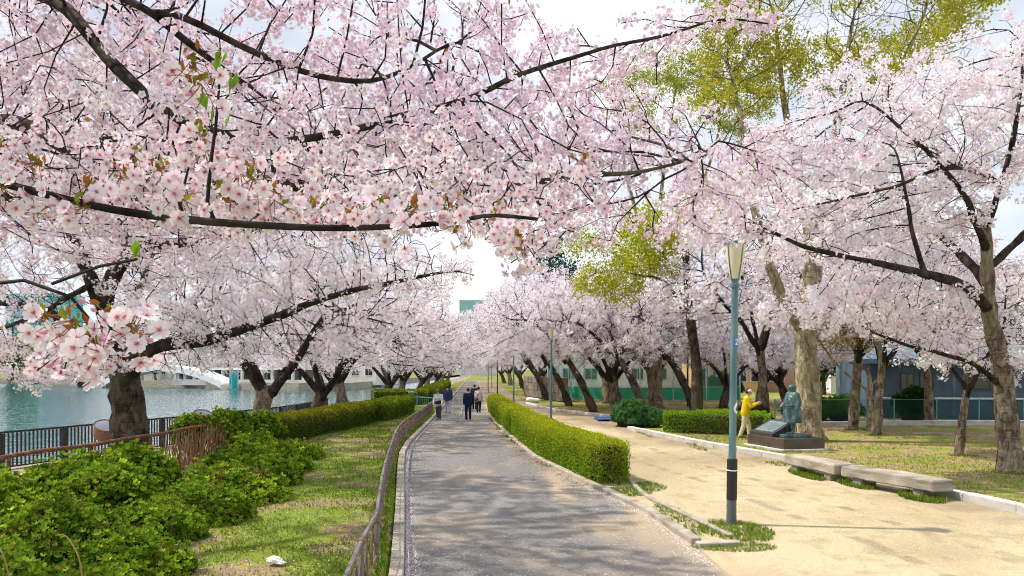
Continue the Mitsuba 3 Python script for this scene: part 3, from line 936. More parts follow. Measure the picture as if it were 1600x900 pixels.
# ---- right-hand big cherry: pale trunk at the right edge, long limb reaching left over the lawn
rng = np.random.default_rng(31)
key = thing('cherry_tree', 'big pale-trunked cherry tree at the right edge of the lawn, long limb reaching left', 'tree', 'cherry trees on the lawn')
sk = Skeleton()
B = np.array([12.25, 18.0, 0.0])
sk.limb([B + [.05, 0, -.1], B + [0, 0, .2], S(1572, 650, 18), S(1568, 590, 18), S(1556, 530, 18), S(1545, 490, 18), S(1542, 400, 18), S(1540, 330, 18)], 0.29, 0.10, st, 0.012, rng)
sk.limb([S(1545, 485, 18), S(1520, 455, 17.3), S(1480, 436, 16.6), S(1400, 418, 15.9), S(1330, 402, 15.5), S(1255, 385, 15.3), S(1180, 350, 15.2)], 0.135, 0.025, st, 0.015, rng)
sk.limb([S(1445, 428, 16.3), S(1430, 380, 16), S(1420, 330, 16), S(1400, 230, 16.2)], 0.06, 0.018, st, 0.015, rng)
sk.limb([S(1542, 390, 18), S(1520, 340, 17.2), S(1505, 300, 16.6), S(1430, 220, 16.0), S(1350, 150, 15.9)], 0.085, 0.02, st, 0.015, rng)
sk.limb([S(1541, 360, 18), S(1565, 280, 17.2), S(1590, 180, 16.8), S(1600, 60, 16.8)], 0.085, 0.02, st, 0.015, rng)
sk.limb([S(1560, 600, 18), S(1530, 575, 17.6), S(1495, 558, 17.2), S(1420, 540, 17), S(1350, 515, 17)], 0.075, 0.02, st, 0.015, rng)
sk.limb([S(1545, 275, 18), S(1480, 262, 16.2), S(1400, 290, 15.5), S(1320, 310, 15.2), S(1230, 330, 15.1)], 0.06, 0.015, st, 0.015, rng)
sk.limb([S(1545, 420, 18), S(1640, 330, 19), S(1760, 240, 20)], 0.11, 0.04, st, 0.015, rng)
sk.limb([S(1545, 440, 18), (11.6, 20.5, 6.5), (10.8, 22.2, 8.0)], 0.13, 0.05, st, 0.015, rng)
att = cloud(rng, [(S(1400, 250, 17.5), (2.9, 2.4, 2.2), 1150), (S(1250, 340, 17), (1.9, 1.6, 1.1), 620), (S(1540, 170, 18), (2.4, 2.2, 2.0), 850), (S(1380, 470, 17), (2.3, 1.4, 0.75), 430),
                  (S(1180, 370, 16.6), (1.3, 1.0, 0.8), 600), (S(1530, 550, 17.5), (1.4, 1.0, 0.35), 170), (S(1330, 160, 17.8), (1.5, 1.3, 1.2), 330), (S(1800, 300, 19), (2.6, 3.0, 2.8), 600), ((10.5, 21.5, 8.0), (3.0, 2, 2), 420),
                  (S(1220, 250, 17.2), (1.2, 1.0, 1.0), 560), (S(1290, 480, 16.6), (1.6, 1.0, 0.5), 260)])
sk.grow(att, 0.2, 2.0, 0.27, 80, rng, jitter=0.3)
sk.finish(0.0065, 2.45, 0.45)
print('right cherry nodes', len(sk.p))
put_parts(key, cherry_parts(key, sk, 0.03, 'bark_grey', 'twig', [(0.027, 1.0, 30, 0.17, 0.042, FAR_FLOWER)], rng, sprouts=500))


# ---- the other cherry trees: four kinds, each grown once and set out by loops
def kind_of_cherry(seed, lean, trunk_r, trunk_h, crown, bark_key, limbs=4, radius=4.4, low=2.6, top=7.2, n=1500, size=0.052):
    rng = np.random.default_rng(seed)
    sk = Skeleton()
    l = np.array([lean[0], lean[1], 0.0])
    sk.limb([np.array([0, 0, -.15]), np.array([0, 0, .15]) + l * .05, np.array([0, 0, trunk_h * .55]) + l * .45, np.array([0, 0, trunk_h]) + l], trunk_r * 1.15, trunk_r * 0.72, 0.28, 0.012, rng)
    topp = np.array([0, 0, trunk_h]) + l
    limb_fan(sk, None, topp, limbs, radius * 0.62, (top - trunk_h) * 0.5, trunk_r * 0.55, 0.05, 0.28, rng, rng.uniform(0, 6), l * 0.6)
    cz = (low + top) / 2
    c = np.array([crown[0], crown[1], cz])
    blobs = [(c, (radius, radius, (top - low) / 2), n)]
    for k in range(9):
        a = rng.uniform(0, 2 * np.pi)
        blobs.append((c + [np.cos(a) * radius * .72, np.sin(a) * radius * .72, rng.uniform(-.42, .15) * (top - low)], (1.5, 1.5, 0.8), 95))
    sk.grow(cloud(rng, blobs), 0.28, 2.6, 0.36, 70, rng, jitter=0.3)
    sk.finish(0.009, 2.45, 0.4)
    return cherry_parts(None, sk, 0.045, bark_key, 'twig', [(0.038, 1.0, 22, 0.22, size, FAR_FLOWER)], rng)


KINDS = {'upright': kind_of_cherry(41, (0.3, 0.1), 0.31, 1.9, (0.8, 0), 'bark_grey', 4, 4.8, 2.4, 7.6),
         'leaning': kind_of_cherry(42, (-1.5, 0.2), 0.205, 2.9, (-2.3, 0), 'bark_dark', 3, 3.9, 2.7, 7.8),
         'spreading': kind_of_cherry(43, (0.5, -.2), 0.28, 1.6, (1.3, 0), 'bark_dark', 5, 5.0, 2.2, 7.0),
         'slender': kind_of_cherry(44, (-.3, 0), 0.15, 2.6, (-.4, 0), 'bark_grey', 4, 3.3, 2.8, 7.2)}
for kname, ps in KINDS.items():
    scene['shape_' + kname] = {'type': 'shapegroup', **ps}


def plant(kind, x, y, rot, s, label, group, z=0.0, sz=None):
    key = name('cherry_tree')
    scene[key] = {'type': 'instance', 'shapes': {'type': 'ref', 'id': 'shape_' + kind},
                  'to_world': T().translate([x, y, z]).rotate([0, 0, 1], rot).scale([s, s, sz or s])}
    tag(key, label, 'tree', group)
    return key


ORD = ['second', 'third', 'fourth', 'fifth', 'sixth', 'seventh', 'eighth', 'ninth', 'tenth', 'eleventh', 'twelfth']
LEFT_ROW = [('upright', -9.4, 27.0, 20, 1.22), ('spreading', -9.8, 36.0, 0, 1.22), ('upright', -10.4, 45.5, 150, 1.2), ('spreading', -9.9, 56.0, 10, 1.2), ('upright', -10.0, 66.0, 300, 1.2),
            ('spreading', -9.8, 76.0, 20, 1.2), ('upright', -10.2, 88.0, 60, 1.2), ('spreading', -10.6, 101.0, -20, 1.2), ('upright', -11.2, 116.0, 0, 1.2), ('spreading', -12.0, 134.0, 30, 1.25)]
for i, (k, x, y, r, s) in enumerate(LEFT_ROW):
    plant(k, x, y, r, s, f'{ORD[i + 1]} cherry tree of the river row counted from the photographer, behind the left hedge', 'cherry trees along the river', -0.42)
RIGHT_ROW = [('leaning', 7.0, 38.2, -28, 1.05), ('leaning', 4.8, 43.0, 0, 1.1), ('upright', 6.6, 46.5, 200, 1.1), ('leaning', 3.9, 50.0, 20, 1.1), ('slender', 8.7, 45.5, 0, 1.2), ('upright', 7.0, 54.0, 90, 1.15),
             ('leaning', 2.9, 60.0, -10, 1.15), ('spreading', 3.2, 72.0, 180, 1.1), ('leaning', 1.6, 84.0, 10, 1.15), ('spreading', 1.4, 98.0, 170, 1.1), ('upright', -0.2, 114.0, 120, 1.1), ('spreading', -1.4, 132.0, 180, 1.15)]
for i, (k, x, y, r, s) in enumerate(RIGHT_ROW):
    plant(k, x, y, r, s, f'{(["first"] + ORD)[i]} cherry tree of the row right of the sand path, counted from the near end', 'cherry trees right of the sand path')
LAWN = [('leaning', 11.0, 44.0, 0, 1.2, 'leaning dark cherry tree on the lawn beyond the bright green bush'), ('slender', 11.9, 34.6, 40, 1.45, 'slim forked cherry tree on the lawn just right of the tall lamp'),
        ('slender', 14.1, 30.4, 100, 1.3, 'thin grey cherry tree on the lawn, left of a pair before the green mesh fence'), ('slender', 13.8, 27.9, 200, 1.15, 'thin grey cherry tree on the lawn, right of a pair before the green mesh fence'),
        ('slender', 18.9, 33.3, 30, 1.25, 'reddish trunked cherry tree in front of the blue building'), ('slender', 13.0, 21.4, 120, 0.8, 'slim grey young cherry tree on the lawn left of the big right-hand trunk'), ('upright', 10.0, 52.0, 70, 1.25, 'cherry tree before the green ball court fence')]
LAWN += [('spreading', 13.6, 47.5, 60, 0.95, 'low spreading cherry tree between the bright green hedge and the orange block'), ('upright', 17.0, 50.5, 10, 1.0, 'cherry tree hiding the foot of the orange block'),
         ('spreading', 20.5, 55.0, 200, 1.1, 'cherry tree before the red block, behind the statue'), ('spreading', 25.0, 50.0, 100, 1.1, 'cherry tree between the zelkova trunk and the blue building')]
for (k, x, y, r, s, lab) in LAWN:
    plant(k, x, y, r, s, lab, 'cherry trees on the lawn')
FAR = [(-48, 152, 1.0), (-57, 160, 1.1), (-68, 170, 1.0), (-80, 180, 1.2), (-92, 190, 1.1), (-106, 198, 1.1), (-122, 206, 1.2), (-140, 216, 1.2), (-165, 226, 1.2), (-36, 150, 1.0), (-40, 172, 1.3), (-62, 192, 1.3)]
for i, (x, y, s) in enumerate(FAR):
    plant(('upright', 'spreading')[i % 2], x, y, 37 * i, s, f'small distant cherry tree in blossom on the far river bank, {(["first"] + ORD)[i]} from its nearest point', 'cherry trees on the far bank', -0.6)


# ---- zelkovas with young yellow-green leaves
def zelkova(label, base, trunk_pts, r0, r1, limbs, blobs, rng, bark_key='bark_pale', density=1.0, color=(0.46, 0.46, 0.045), size=0.11, step=0.35, kill=0.5, share=0.4, clump=0.3, per=8):
    key = thing('zelkova_tree', label, 'tree')
    sk = Skeleton()
    sk.limb(trunk_pts, r0, r1, step, 0.01, rng)
    for pts, ra, rb in limbs:
        sk.limb(pts, ra, rb, step, 0.03, rng)
    sk.grow(cloud(rng, blobs), step, 3.0, kill, 80, rng, up=0.12, jitter=0.25)
    sk.finish(0.006, 2.25, 0.35)
    a, b, l = sk.wood(0.04, gnarl=0.25, rng=rng)
    part(key, 'trunk', a.ply(bark_key, smooth=True))
    part(key, 'limbs', l.ply(bark_key, smooth=True))
    part(key, 'twigs', b.ply('twig_grey'), kind='stuff')
    c, d = sk.tips(0.014)
    # leaves gather in clumps, other twigs are still bare
    keep = (meshkit.fbm(c * 0.38 + 7, 2, seed=3) + rng.normal(size=len(c)) * .05) > (1 - share)
    c, d = c[keep], d[keep]
    c = np.repeat(c, per, axis=0) + rng.normal(size=(len(c) * per, 3)) * clump
    m = Mesh()
    leaves(m, c, np.array([[0, 0, 1.0]]) + rng.normal(size=(len(c), 3)), size, color, rng, THIN_LEAF, jitter=0.16, spread=1.0)
    part(key, 'leaves', m.ply('leaf'), kind='stuff')
    print(label[:30], len(sk.p), len(c))
    return key


rng = np.random.default_rng(51)
B = np.array([10.35, 25.7, 0.0])
zelkova('tall zelkova with a thick pale trunk behind the statue and yellow green young leaves', B,
        [B + [0.1, 0, -.1], B + [0.05, 0, .3], S(1262, 600, 25.7), S(1258, 520, 25.7), S(1268, 440, 25.7), S(1272, 380, 25.8)], 0.45, 0.26,
        [([S(1256, 520, 25.7), S(1230, 480, 25.5), S(1212, 440, 25.4), S(1180, 330, 25), S(1160, 200, 25), S(1140, 100, 25)], 0.22, 0.05),
         ([S(1270, 420, 25.7), S(1290, 300, 25.9), S(1310, 180, 26), S(1330, 40, 26.2)], 0.26, 0.06),
         ([S(1270, 400, 25.7), S(1250, 280, 26.5), S(1225, 150, 27), S(1210, 20, 27)], 0.22, 0.05),
         ([S(1280, 350, 25.8), S(1350, 230, 26), S(1400, 120, 26.2), S(1450, 10, 26.5)], 0.18, 0.05)],
        [(S(1270, 60, 26), (4.6, 3.2, 2.6), 1500), (S(1150, 120, 25.4), (2.2, 2.0, 1.6), 500), (S(1420, 30, 26.3), (3.0, 2.4, 2.0), 600), (S(1270, -60, 26), (5.0, 3.5, 2.2), 700), (S(1180, 250, 26), (1.6, 1.5, 1.3), 220)],
        rng, share=0.46, clump=0.15, per=40, size=0.11, kill=0.33, step=0.28)
B = np.array([9.2, 47.0, 0.0])
zelkova('more distant tall zelkova with thin pale green leaves high over the path', B,
        [B + [0, 0, -.1], B + [0, 0, 3], B + [-.2, 0, 7], B + [-.3, 0, 9]], 0.42, 0.25,
        [([B + [-.3, 0, 9], S(980, 280, 46), S(965, 160, 46)], 0.16, 0.05), ([B + [-.3, 0, 9], S(1040, 250, 47), S(1060, 110, 47)], 0.16, 0.05), ([B + [-.3, 0, 8.5], S(1100, 280, 48), S(1140, 130, 48)], 0.16, 0.05)],
        [(S(1030, 150, 47), (4.2, 3, 3.2), 1000), (S(1140, 170, 48), (3, 3, 2.6), 600)], rng, share=0.50, clump=0.17, per=36, size=0.14, color=(0.38, 0.42, 0.06))
B = np.array([8.9, 35.5, 0.0])
zelkova('yellow green leafy tree rising behind the cherry blossom right of the sand path', B,
        [B + [0, 0, -.1], B + [0, 0, 2.5], B + [-.3, 0, 5], S(1070, 380, 35)], 0.30, 0.15,
        [([B + [-.3, 0, 4.5], S(1040, 440, 34.5), S(985, 430, 34)], 0.1, 0.04), ([B + [-.3, 0, 5], S(1020, 360, 34.6), S(985, 330, 34.4)], 0.1, 0.03), ([S(1070, 380, 35), S(1090, 310, 35)], 0.1, 0.03)],
        [(S(1020, 380, 34.6), (1.7, 1.4, 2.0), 520), (S(970, 430, 34), (1.2, 1.0, 1.6), 260), (S(1100, 320, 35), (1.7, 1.2, 1.2), 420), (S(930, 440, 33.6), (1.1, .8, .9), 200), (S(920, 380, 34), (1.3, .8, .7), 120)],
        rng, share=0.62, clump=0.19, per=36, size=0.14, color=(0.47, 0.50, 0.035), kill=0.4, bark_key='bark_dark')
B = np.array([14.6, 30.0, 0.0])
zelkova('young tree with sparse yellowish brown leaves on the lawn right of the zelkova trunk', B,
        [B + [0, 0, -.1], B + [0, 0, 1.6], B + [-.1, 0, 2.6]], 0.12, 0.08,
        [([B + [0, 0, 1.6], B + [-1.6, -.3, 2.8], S(1260, 500, 28.5)], .05, .02), ([B + [0, 0, 1.8], B + [.8, -.2, 3.0], S(1400, 500, 29)], .05, .02)],
        [(S(1310, 535, 29), (1.2, 1.0, .5), 200), (S(1270, 500, 28.6), (1.0, .8, .4), 130), (S(1400, 515, 29), (1.1, .8, .45), 140)], rng, share=.75, clump=.16, per=16, size=.085, color=(0.42, 0.28, 0.05), step=.25, kill=.3)
# ------------------------------------------------------------------ hedges and bushes
solid('hedge_wood', (0.05, 0.035, 0.018), 0.9, 0.2)
solid('cane', (0.25, 0.13, 0.065), 0.8, 0.2)


def noise_shift(p, amp, scale, seed=1):
    return (meshkit.fbm(np.asarray(p) * scale + 11, 3, seed=seed)[..., None] - 0.5) * amp


def hedge(base, label, line, width, height, rng, per_m2, size, top_col, side_col, y_fade=None, taper_end=True, z0=0.0, swell=0.16, core_col='hedge_wood'):
    """A clipped hedge along a line: leaves all over its rounded box, bare wood within."""
    key = thing(base, label, 'hedge', None)
    line = resample(line, 0.5)
    t = norm(np.gradient(line, axis=0))
    nrm = np.stack([t[:, 1], -t[:, 0]], 1)
    L = np.r_[0, np.cumsum(np.linalg.norm(np.diff(line, axis=0), axis=1))]
    P, N, C, SZ = [], [], [], []
    prof = []                                   # the outline of a section: (across, up, normal across, normal up, arc length)
    w, h, rr = width / 2, height, 0.13
    outline = [(-w, 0.02), (-w * 1.02, h * .5), (-w, h - rr), (-w + rr * .3, h - rr * .3), (-w + rr, h), (0, h * 1.01), (w - rr, h), (w - rr * .3, h - rr * .3), (w, h - rr), (w * 1.02, h * .5), (w, 0.02)]
    o = np.array(outline)
    s = np.r_[0, np.cumsum(np.linalg.norm(np.diff(o, axis=0), axis=1))]
    total = L[-1] * s[-1]
    n = int(total * per_m2)
    u = rng.random(n) * L[-1]
    if y_fade:                                  # fewer, larger leaves far off
        yy = np.interp(u, L, line[:, 1])
        k = np.clip(y_fade / np.maximum(yy, 1), 0.12, 1)
        ok = rng.random(n) < k ** 1.4
        u, k = u[ok], k[ok]
        n = len(u)
        SZ = size / k ** 0.7
    else:
        SZ = np.full(n, size)
    q = rng.random(n) * s[-1]
    a, z = np.interp(q, s, o[:, 0]), np.interp(q, s, o[:, 1])
    j = np.clip(np.searchsorted(s, q) - 1, 0, len(o) - 2)
    e = norm(o[j + 1] - o[j])
    na, nz = -e[:, 1], e[:, 0]
    cx = np.stack([np.interp(u, L, line[:, k]) for k in (0, 1)], 1)
    nn = norm(np.stack([np.interp(u, L, nrm[:, k]) for k in (0, 1)], 1))
    if taper_end:                               # rounded ends
        d = np.minimum(u, L[-1] - u)
        a = a * np.where(d < 0.35, np.sqrt(np.clip(1 - (1 - d / 0.35) ** 2 * 0.75, 0, 1)), 1)
    pos = np.c_[cx + nn * a[:, None], z + z0]
    nor = norm(np.c_[nn * na[:, None], nz])
    depth = -np.abs(rng.normal(size=(n, 1))) * 0.05
    pos = pos + nor * (noise_shift(pos, swell, 1.4) + noise_shift(pos, 0.09, 5.0, 3) + depth)
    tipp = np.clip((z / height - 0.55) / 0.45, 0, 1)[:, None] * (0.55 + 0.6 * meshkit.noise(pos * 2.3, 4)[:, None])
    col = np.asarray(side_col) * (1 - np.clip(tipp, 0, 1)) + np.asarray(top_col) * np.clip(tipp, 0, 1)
    # end caps
    caps = []
    for end, sgn in ((0, -1), (-1, 1)):
        m = int(width * height * per_m2 * (1 if end == 0 else 0.5))
        a2, z2 = rng.uniform(-w, w, m) * .9, rng.uniform(0.02, h, m)
        base2 = line[end] + nrm[end] * a2[:, None]
        bul = 0.18 * (1 - (a2 / w) ** 2)[:, None]
        pp = np.c_[base2 + t[end] * sgn * bul, z2 + z0]
        pp = pp + np.r_[t[end] * sgn, 0] * (noise_shift(pp, .12, 3.0) - np.abs(rng.normal(size=(m, 1))) * .05)
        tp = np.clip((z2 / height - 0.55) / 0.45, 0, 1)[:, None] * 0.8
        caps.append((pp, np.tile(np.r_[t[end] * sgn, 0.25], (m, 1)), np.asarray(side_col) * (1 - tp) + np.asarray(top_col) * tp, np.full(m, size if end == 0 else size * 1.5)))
    pos = np.vstack([pos] + [c[0] for c in caps])
    nor = np.vstack([nor] + [c[1] for c in caps])
    col = np.vstack([col] + [c[2] for c in caps])
    SZ = np.r_[SZ, np.concatenate([c[3] for c in caps])]
    m = Mesh()
    leaves(m, pos, nor + [0, 0, .35], SZ, col, rng, THIN_LEAF, jitter=0.2, spread=0.75)
    part(key, 'foliage', m.ply('leaf'), kind='stuff')
    # wood inside: a core that shows only through gaps, and stems at the foot
    g = Mesh()
    sec = np.array([(-w * .72, .12), (-w * .72, h * .86), (w * .72, h * .86), (w * .72, .12)])
    ln = line.copy()
    ln[0] += t[0] * .12
    ln[-1] -= t[-1] * .12
    vv = np.concatenate([np.c_[ln + nrm * q[0], np.full(len(ln), q[1] + z0)][:, None] for q in sec], 1).reshape(-1, 3)
    ii, jj = np.meshgrid(np.arange(len(ln) - 1), np.arange(4), indexing='ij')
    qd = np.stack([ii * 4 + jj, ii * 4 + (jj + 1) % 4, (ii + 1) * 4 + (jj + 1) % 4, (ii + 1) * 4 + jj], -1).reshape(-1, 4)
    g.add(vv, np.vstack([qd[:, :3], qd[:, [0, 2, 3]]]))
    e = (len(ln) - 1) * 4
    g.add(vv[:4], [[0, 2, 1], [0, 3, 2]])
    g.add(vv[e:], [[0, 1, 2], [0, 2, 3]])
    for k in range(int(L[-1] * 5)):
        uu = rng.random() * L[-1]
        c0 = np.array([np.interp(uu, L, line[:, 0]), np.interp(uu, L, line[:, 1])]) + rng.uniform(-w * .8, w * .8) * np.array([np.interp(uu, L, nrm[:, 0]), np.interp(uu, L, nrm[:, 1])])
        g.add(*tube_arrays([[*c0, z0 - .02], [*(c0 + rng.normal(size=2) * .05), z0 + .3]], 0.012, 4, False))
    part(key, 'stems', g.ply(core_col), kind='stuff')
    return key


rng = np.random.default_rng(61)
hl = np.array([[2.18, 15.95], [1.80, 17.8], [1.17, 20.6], [0.36, 27.9], [-0.42, 35.9], [-1.05, 45.0]], float)
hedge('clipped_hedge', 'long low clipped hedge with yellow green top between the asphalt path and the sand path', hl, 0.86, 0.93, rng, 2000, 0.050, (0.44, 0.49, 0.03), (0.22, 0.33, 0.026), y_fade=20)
hl = np.array([[-7.9, 23.6], [-7.25, 28.0], [-6.8, 34.0]], float)
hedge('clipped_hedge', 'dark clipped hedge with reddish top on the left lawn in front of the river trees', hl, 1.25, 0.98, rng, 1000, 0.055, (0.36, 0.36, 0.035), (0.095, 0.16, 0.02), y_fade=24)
hl = np.array([[-6.4, 33.6], [-6.2, 37.5], [-6.3, 42.5]], float)
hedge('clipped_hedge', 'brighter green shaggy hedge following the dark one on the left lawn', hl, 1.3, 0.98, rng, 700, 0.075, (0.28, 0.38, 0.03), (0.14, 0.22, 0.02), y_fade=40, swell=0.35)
hl = np.array([[-9.5, 51.0], [-7.6, 50.5], [-6.0, 50.6]], float)
hedge('clipped_hedge', 'far green hedge behind the small green railing on the left', hl, 1.0, 1.1, rng, 500, 0.09, (0.28, 0.38, 0.03), (0.15, 0.25, 0.02))
hl = np.array([[-6.3, 54.0], [-7.3, 70.0], [-8.6, 95.0]], float)
hedge('clipped_hedge', 'farthest hedge along the left edge of the path before the tree tunnel', hl, 1.2, 1.0, rng, 120, 0.16, (0.26, 0.33, 0.03), (0.12, 0.20, 0.02))
hl = np.array([[6.35, 29.6], [8.2, 28.6], [9.6, 27.9]], float)
hedge('clipped_hedge', 'bright green shaggy low hedge on the lawn left of the tall lamp', hl, 1.5, 0.80, rng, 750, 0.075, (0.26, 0.44, 0.025), (0.15, 0.30, 0.022), swell=0.4)


def bush(base, label, blobs, rng, per_m2, size, col_a, col_b, template, group=None, z0=0.05, cat='bush', cut=0.0, dead=0.0):
    """A loose bush of overlapping mounds."""
    key = thing(base, label, cat, group)
    P, N, U = [], [], []
    cs = np.array([b[0] for b in blobs], float)
    rs = np.array([b[1] for b in blobs], float)
    for (c, r) in blobs:
        c, r = np.asarray(c, float), np.asarray(r, float)
        area = 2 * np.pi * ((r[0] * r[1]) ** 1.6 + (r[0] * r[2]) ** 1.6 + (r[1] * r[2]) ** 1.6) ** (1 / 1.6) / 3 ** (1 / 1.6) * 1.3
        n = int(area * per_m2)
        d = rand_dirs(n, rng)
        d[:, 2] = np.abs(d[:, 2]) * 1.0 - 0.12
        d = norm(d)
        q = c + d * r
        depth = np.abs(rng.normal(size=(n, 1))) * 0.13
        q = q + d * (noise_shift(q, 0.42, 2.0) + noise_shift(q, 0.26, 5.0, 5)) - d * depth * r + [0, 0, 0.16] * (rng.random((n, 1)) ** 6)
        inside = np.zeros(n, bool)
        for c2, r2 in zip(cs, rs):
            if np.allclose(c2, c):
                continue
            inside |= (((q - c2) / (r2 * 0.86)) ** 2).sum(1) < 1
        ok = ~inside & (q[:, 2] > z0 + 0.01)
        P.append(q[ok])
        N.append(d[ok] / r * r.mean())
        U.append(depth[ok, 0])
    P, N, U = np.vstack(P), np.vstack(N), np.concatenate(U)
    m = Mesh()
    t = np.clip(meshkit.fbm(P * 2.6 + 3, 3, seed=7) * 2.6 - 0.85, 0, 1)[:, None] * 0.6 + rng.random((len(P), 1)) ** 2 * 0.45
    col = np.asarray(col_a) * (1 - t) + np.asarray(col_b) * t
    if dead:
        dd = (meshkit.fbm(P * 1.9 + 31, 3, seed=9) > 1 - dead)[:, None]
        col = np.where(dd & (rng.random((len(P), 1)) < .6), [0.17, 0.10, 0.045], col)
    leaves(m, P, N + [0, 0, 0.45], size, col, rng, template, jitter=0.25, spread=0.6)
    part(key, 'leaves', m.ply('leaf'), kind='stuff')
    if dead:                                    # bare brown twigs standing out of the leaves
        kk = rng.choice(len(P), min(len(P), 150), replace=False)
        g = Mesh()
        for q, nn in zip(P[kk], N[kk]):
            tip = q + norm(nn + [0, 0, .8] + rng.normal(size=3) * .5) * rng.uniform(.06, .2)
            g.add(*tube_arrays([q - (tip - q), .5 * (q + tip) + rng.normal(size=3) * .012, tip], [.006, .005, .003], 4, False))
        part(key, 'bare_twigs', g.ply('cane'), kind='stuff')
    g = Mesh()
    for (c, r) in blobs:
        c, r = np.asarray(c, float), np.asarray(r, float)
        s = trimesh.creation.icosphere(2)
        sv = np.array(s.vertices)
        sv = sv * (0.74 + 0.3 * (meshkit.fbm(sv * 2.5 + c, 3) - .5))[:, None] * r + c
        sv[:, 2] = np.maximum(sv[:, 2], z0 - .02)
        g.add(sv, s.faces)
        for k in range(max(3, int(14 * r[0] * r[1]))):
            a, e = rng.uniform(0, 6.28), rng.random() ** .5
            foot = np.array([c[0] + np.cos(a) * r[0] * .5 * e, c[1] + np.sin(a) * r[1] * .5 * e, z0 - .02])
            tip = c + rand_dirs(1, rng)[0] * r * [0.95, .95, .5] + [0, 0, r[2] * .45]
            g.add(*tube_arrays(spline([foot, .5 * (foot + tip) + rng.normal(size=3) * .08, tip], .15), np.linspace(.010, .004, len(spline([foot, .5 * (foot + tip), tip], .15)))[:1], 4, False))
    part(key, 'stems', g.ply('hedge_wood'), kind='stuff')
    return key


rng = np.random.default_rng(71)
AZ = [('azalea mound at the lower left corner, nearest to the photographer', [((-4.9, 6.6, 0.15), (0.85, 0.9, 0.60)), ((-5.7, 7.2, 0.2), (0.9, 0.9, 0.68)), ((-4.25, 7.3, 0.05), (0.5, 0.65, 0.42))]),
      ('pale green azalea mound second from the lower left corner, reaching towards the lawn', [((-4.75, 8.6, 0.1), (0.75, 0.7, 0.50)), ((-5.6, 8.9, 0.2), (0.85, 0.8, 0.66)), ((-4.1, 8.7, 0.0), (0.4, 0.5, 0.32))]),
      ('tall azalea with glossy larger leaves against the rusty rail at the left edge', [((-6.9, 9.2, 0.35), (0.9, 0.9, 0.72)), ((-7.7, 10.3, 0.35), (0.9, 0.9, 0.72)), ((-6.6, 8.0, 0.25), (0.8, 0.8, 0.66))]),
      ('lush azalea with yellow green shoots before the rusty rail, below the thick dark trunk', [((-6.5, 11.7, 0.22), (0.85, 0.9, 0.64)), ((-7.5, 12.6, 0.27), (0.85, 0.8, 0.68)), ((-7.0, 13.8, 0.28), (0.7, 0.7, 0.70))]),
      ('azalea mound with brown bare patches in the middle of the planting', [((-5.1, 10.4, 0.1), (0.75, 0.75, 0.50)), ((-4.85, 11.8, 0.1), (0.65, 0.7, 0.45)), ((-5.5, 12.8, 0.1), (0.75, 0.75, 0.48))]),
      ('azalea mound edging the grass, fifth along the lawn', [((-4.9, 13.7, 0.05), (0.7, 0.75, 0.48)), ((-5.8, 14.3, 0.05), (0.8, 0.8, 0.50))]),
      ('bright azalea mound well along the lawn edge', [((-5.2, 15.6, 0.1), (0.75, 0.85, 0.52)), ((-6.2, 16.6, 0.1), (0.8, 0.9, 0.54)), ((-5.5, 17.4, 0.1), (0.75, 0.85, 0.50))]),
      ('last low azalea mound before the dark clipped hedge', [((-6.2, 18.7, 0.1), (0.8, 0.85, 0.46)), ((-5.9, 20.1, 0.05), (0.75, 0.85, 0.42)), ((-7.1, 20.2, 0.1), (0.8, 0.9, 0.52))]),
      ('upright bushy shrub behind the rusty rail end, beside the second river trunk', [((-8.9, 20.5, 0.6), (0.55, 0.6, 0.58)), ((-8.3, 21.6, 0.65), (0.65, 0.7, 0.62)), ((-7.7, 22.5, 0.55), (0.65, 0.7, 0.56))])]
for i, (lab, blobs) in enumerate(AZ):
    near = i < 5
    broad = i in (2, 3, 8)
    bush('azalea_bush', lab, blobs, rng, (430 if broad else 680) if near else 380, (0.082 if broad else 0.056) if near else 0.078, (0.075, 0.17, 0.016), (0.42, 0.57, 0.05), ROSETTE_BROAD if broad else ROSETTE, 'azalea bushes on the left lawn', dead=0.30 if i in (4, 1) else 0.2)
bush('round_bush', 'rounded dark green bush beside the leaning trunk right of the hedge', [((5.2, 32.2, .3), (0.85, 0.9, 0.85)), ((6.0, 32.0, .2), (0.6, 0.7, 0.6))], rng, 260, 0.11, (0.07, 0.19, 0.06), (0.13, 0.29, 0.09), ROSETTE, z0=0)
bush('dark_shrub', 'dark evergreen shrub against the blue building behind the green mesh fence', [((19.0, 34.9, .6), (0.9, 0.7, 0.9))], rng, 160, 0.14, (0.02, 0.05, 0.015), (0.04, 0.08, 0.02), ROSETTE, z0=0)
bush('dark_shrub', 'green shrub behind the mesh fence right of the big zelkova trunk', [((14.3, 35.4, .4), (1.3, 0.7, 0.8)), ((16, 35.6, .4), (1.0, 0.7, 0.7))], rng, 140, 0.14, (0.08, 0.20, 0.03), (0.18, 0.34, 0.05), ROSETTE, z0=0)
bush('dark_shrub', 'small brown green shrub left of the statue in the shade', [((10.6, 32.5, .3), (0.8, 0.6, 0.6))], rng, 160, 0.13, (0.05, 0.06, 0.02), (0.10, 0.11, 0.03), ROSETTE, z0=0)
bush('dark_shrub', 'dark green shrub at the foot of the orange building', [((17.8, 62, .8), (1.6, 1, 1.3))], rng, 60, 0.25, (0.03, 0.07, 0.02), (0.06, 0.12, 0.03), ROSETTE, z0=0)

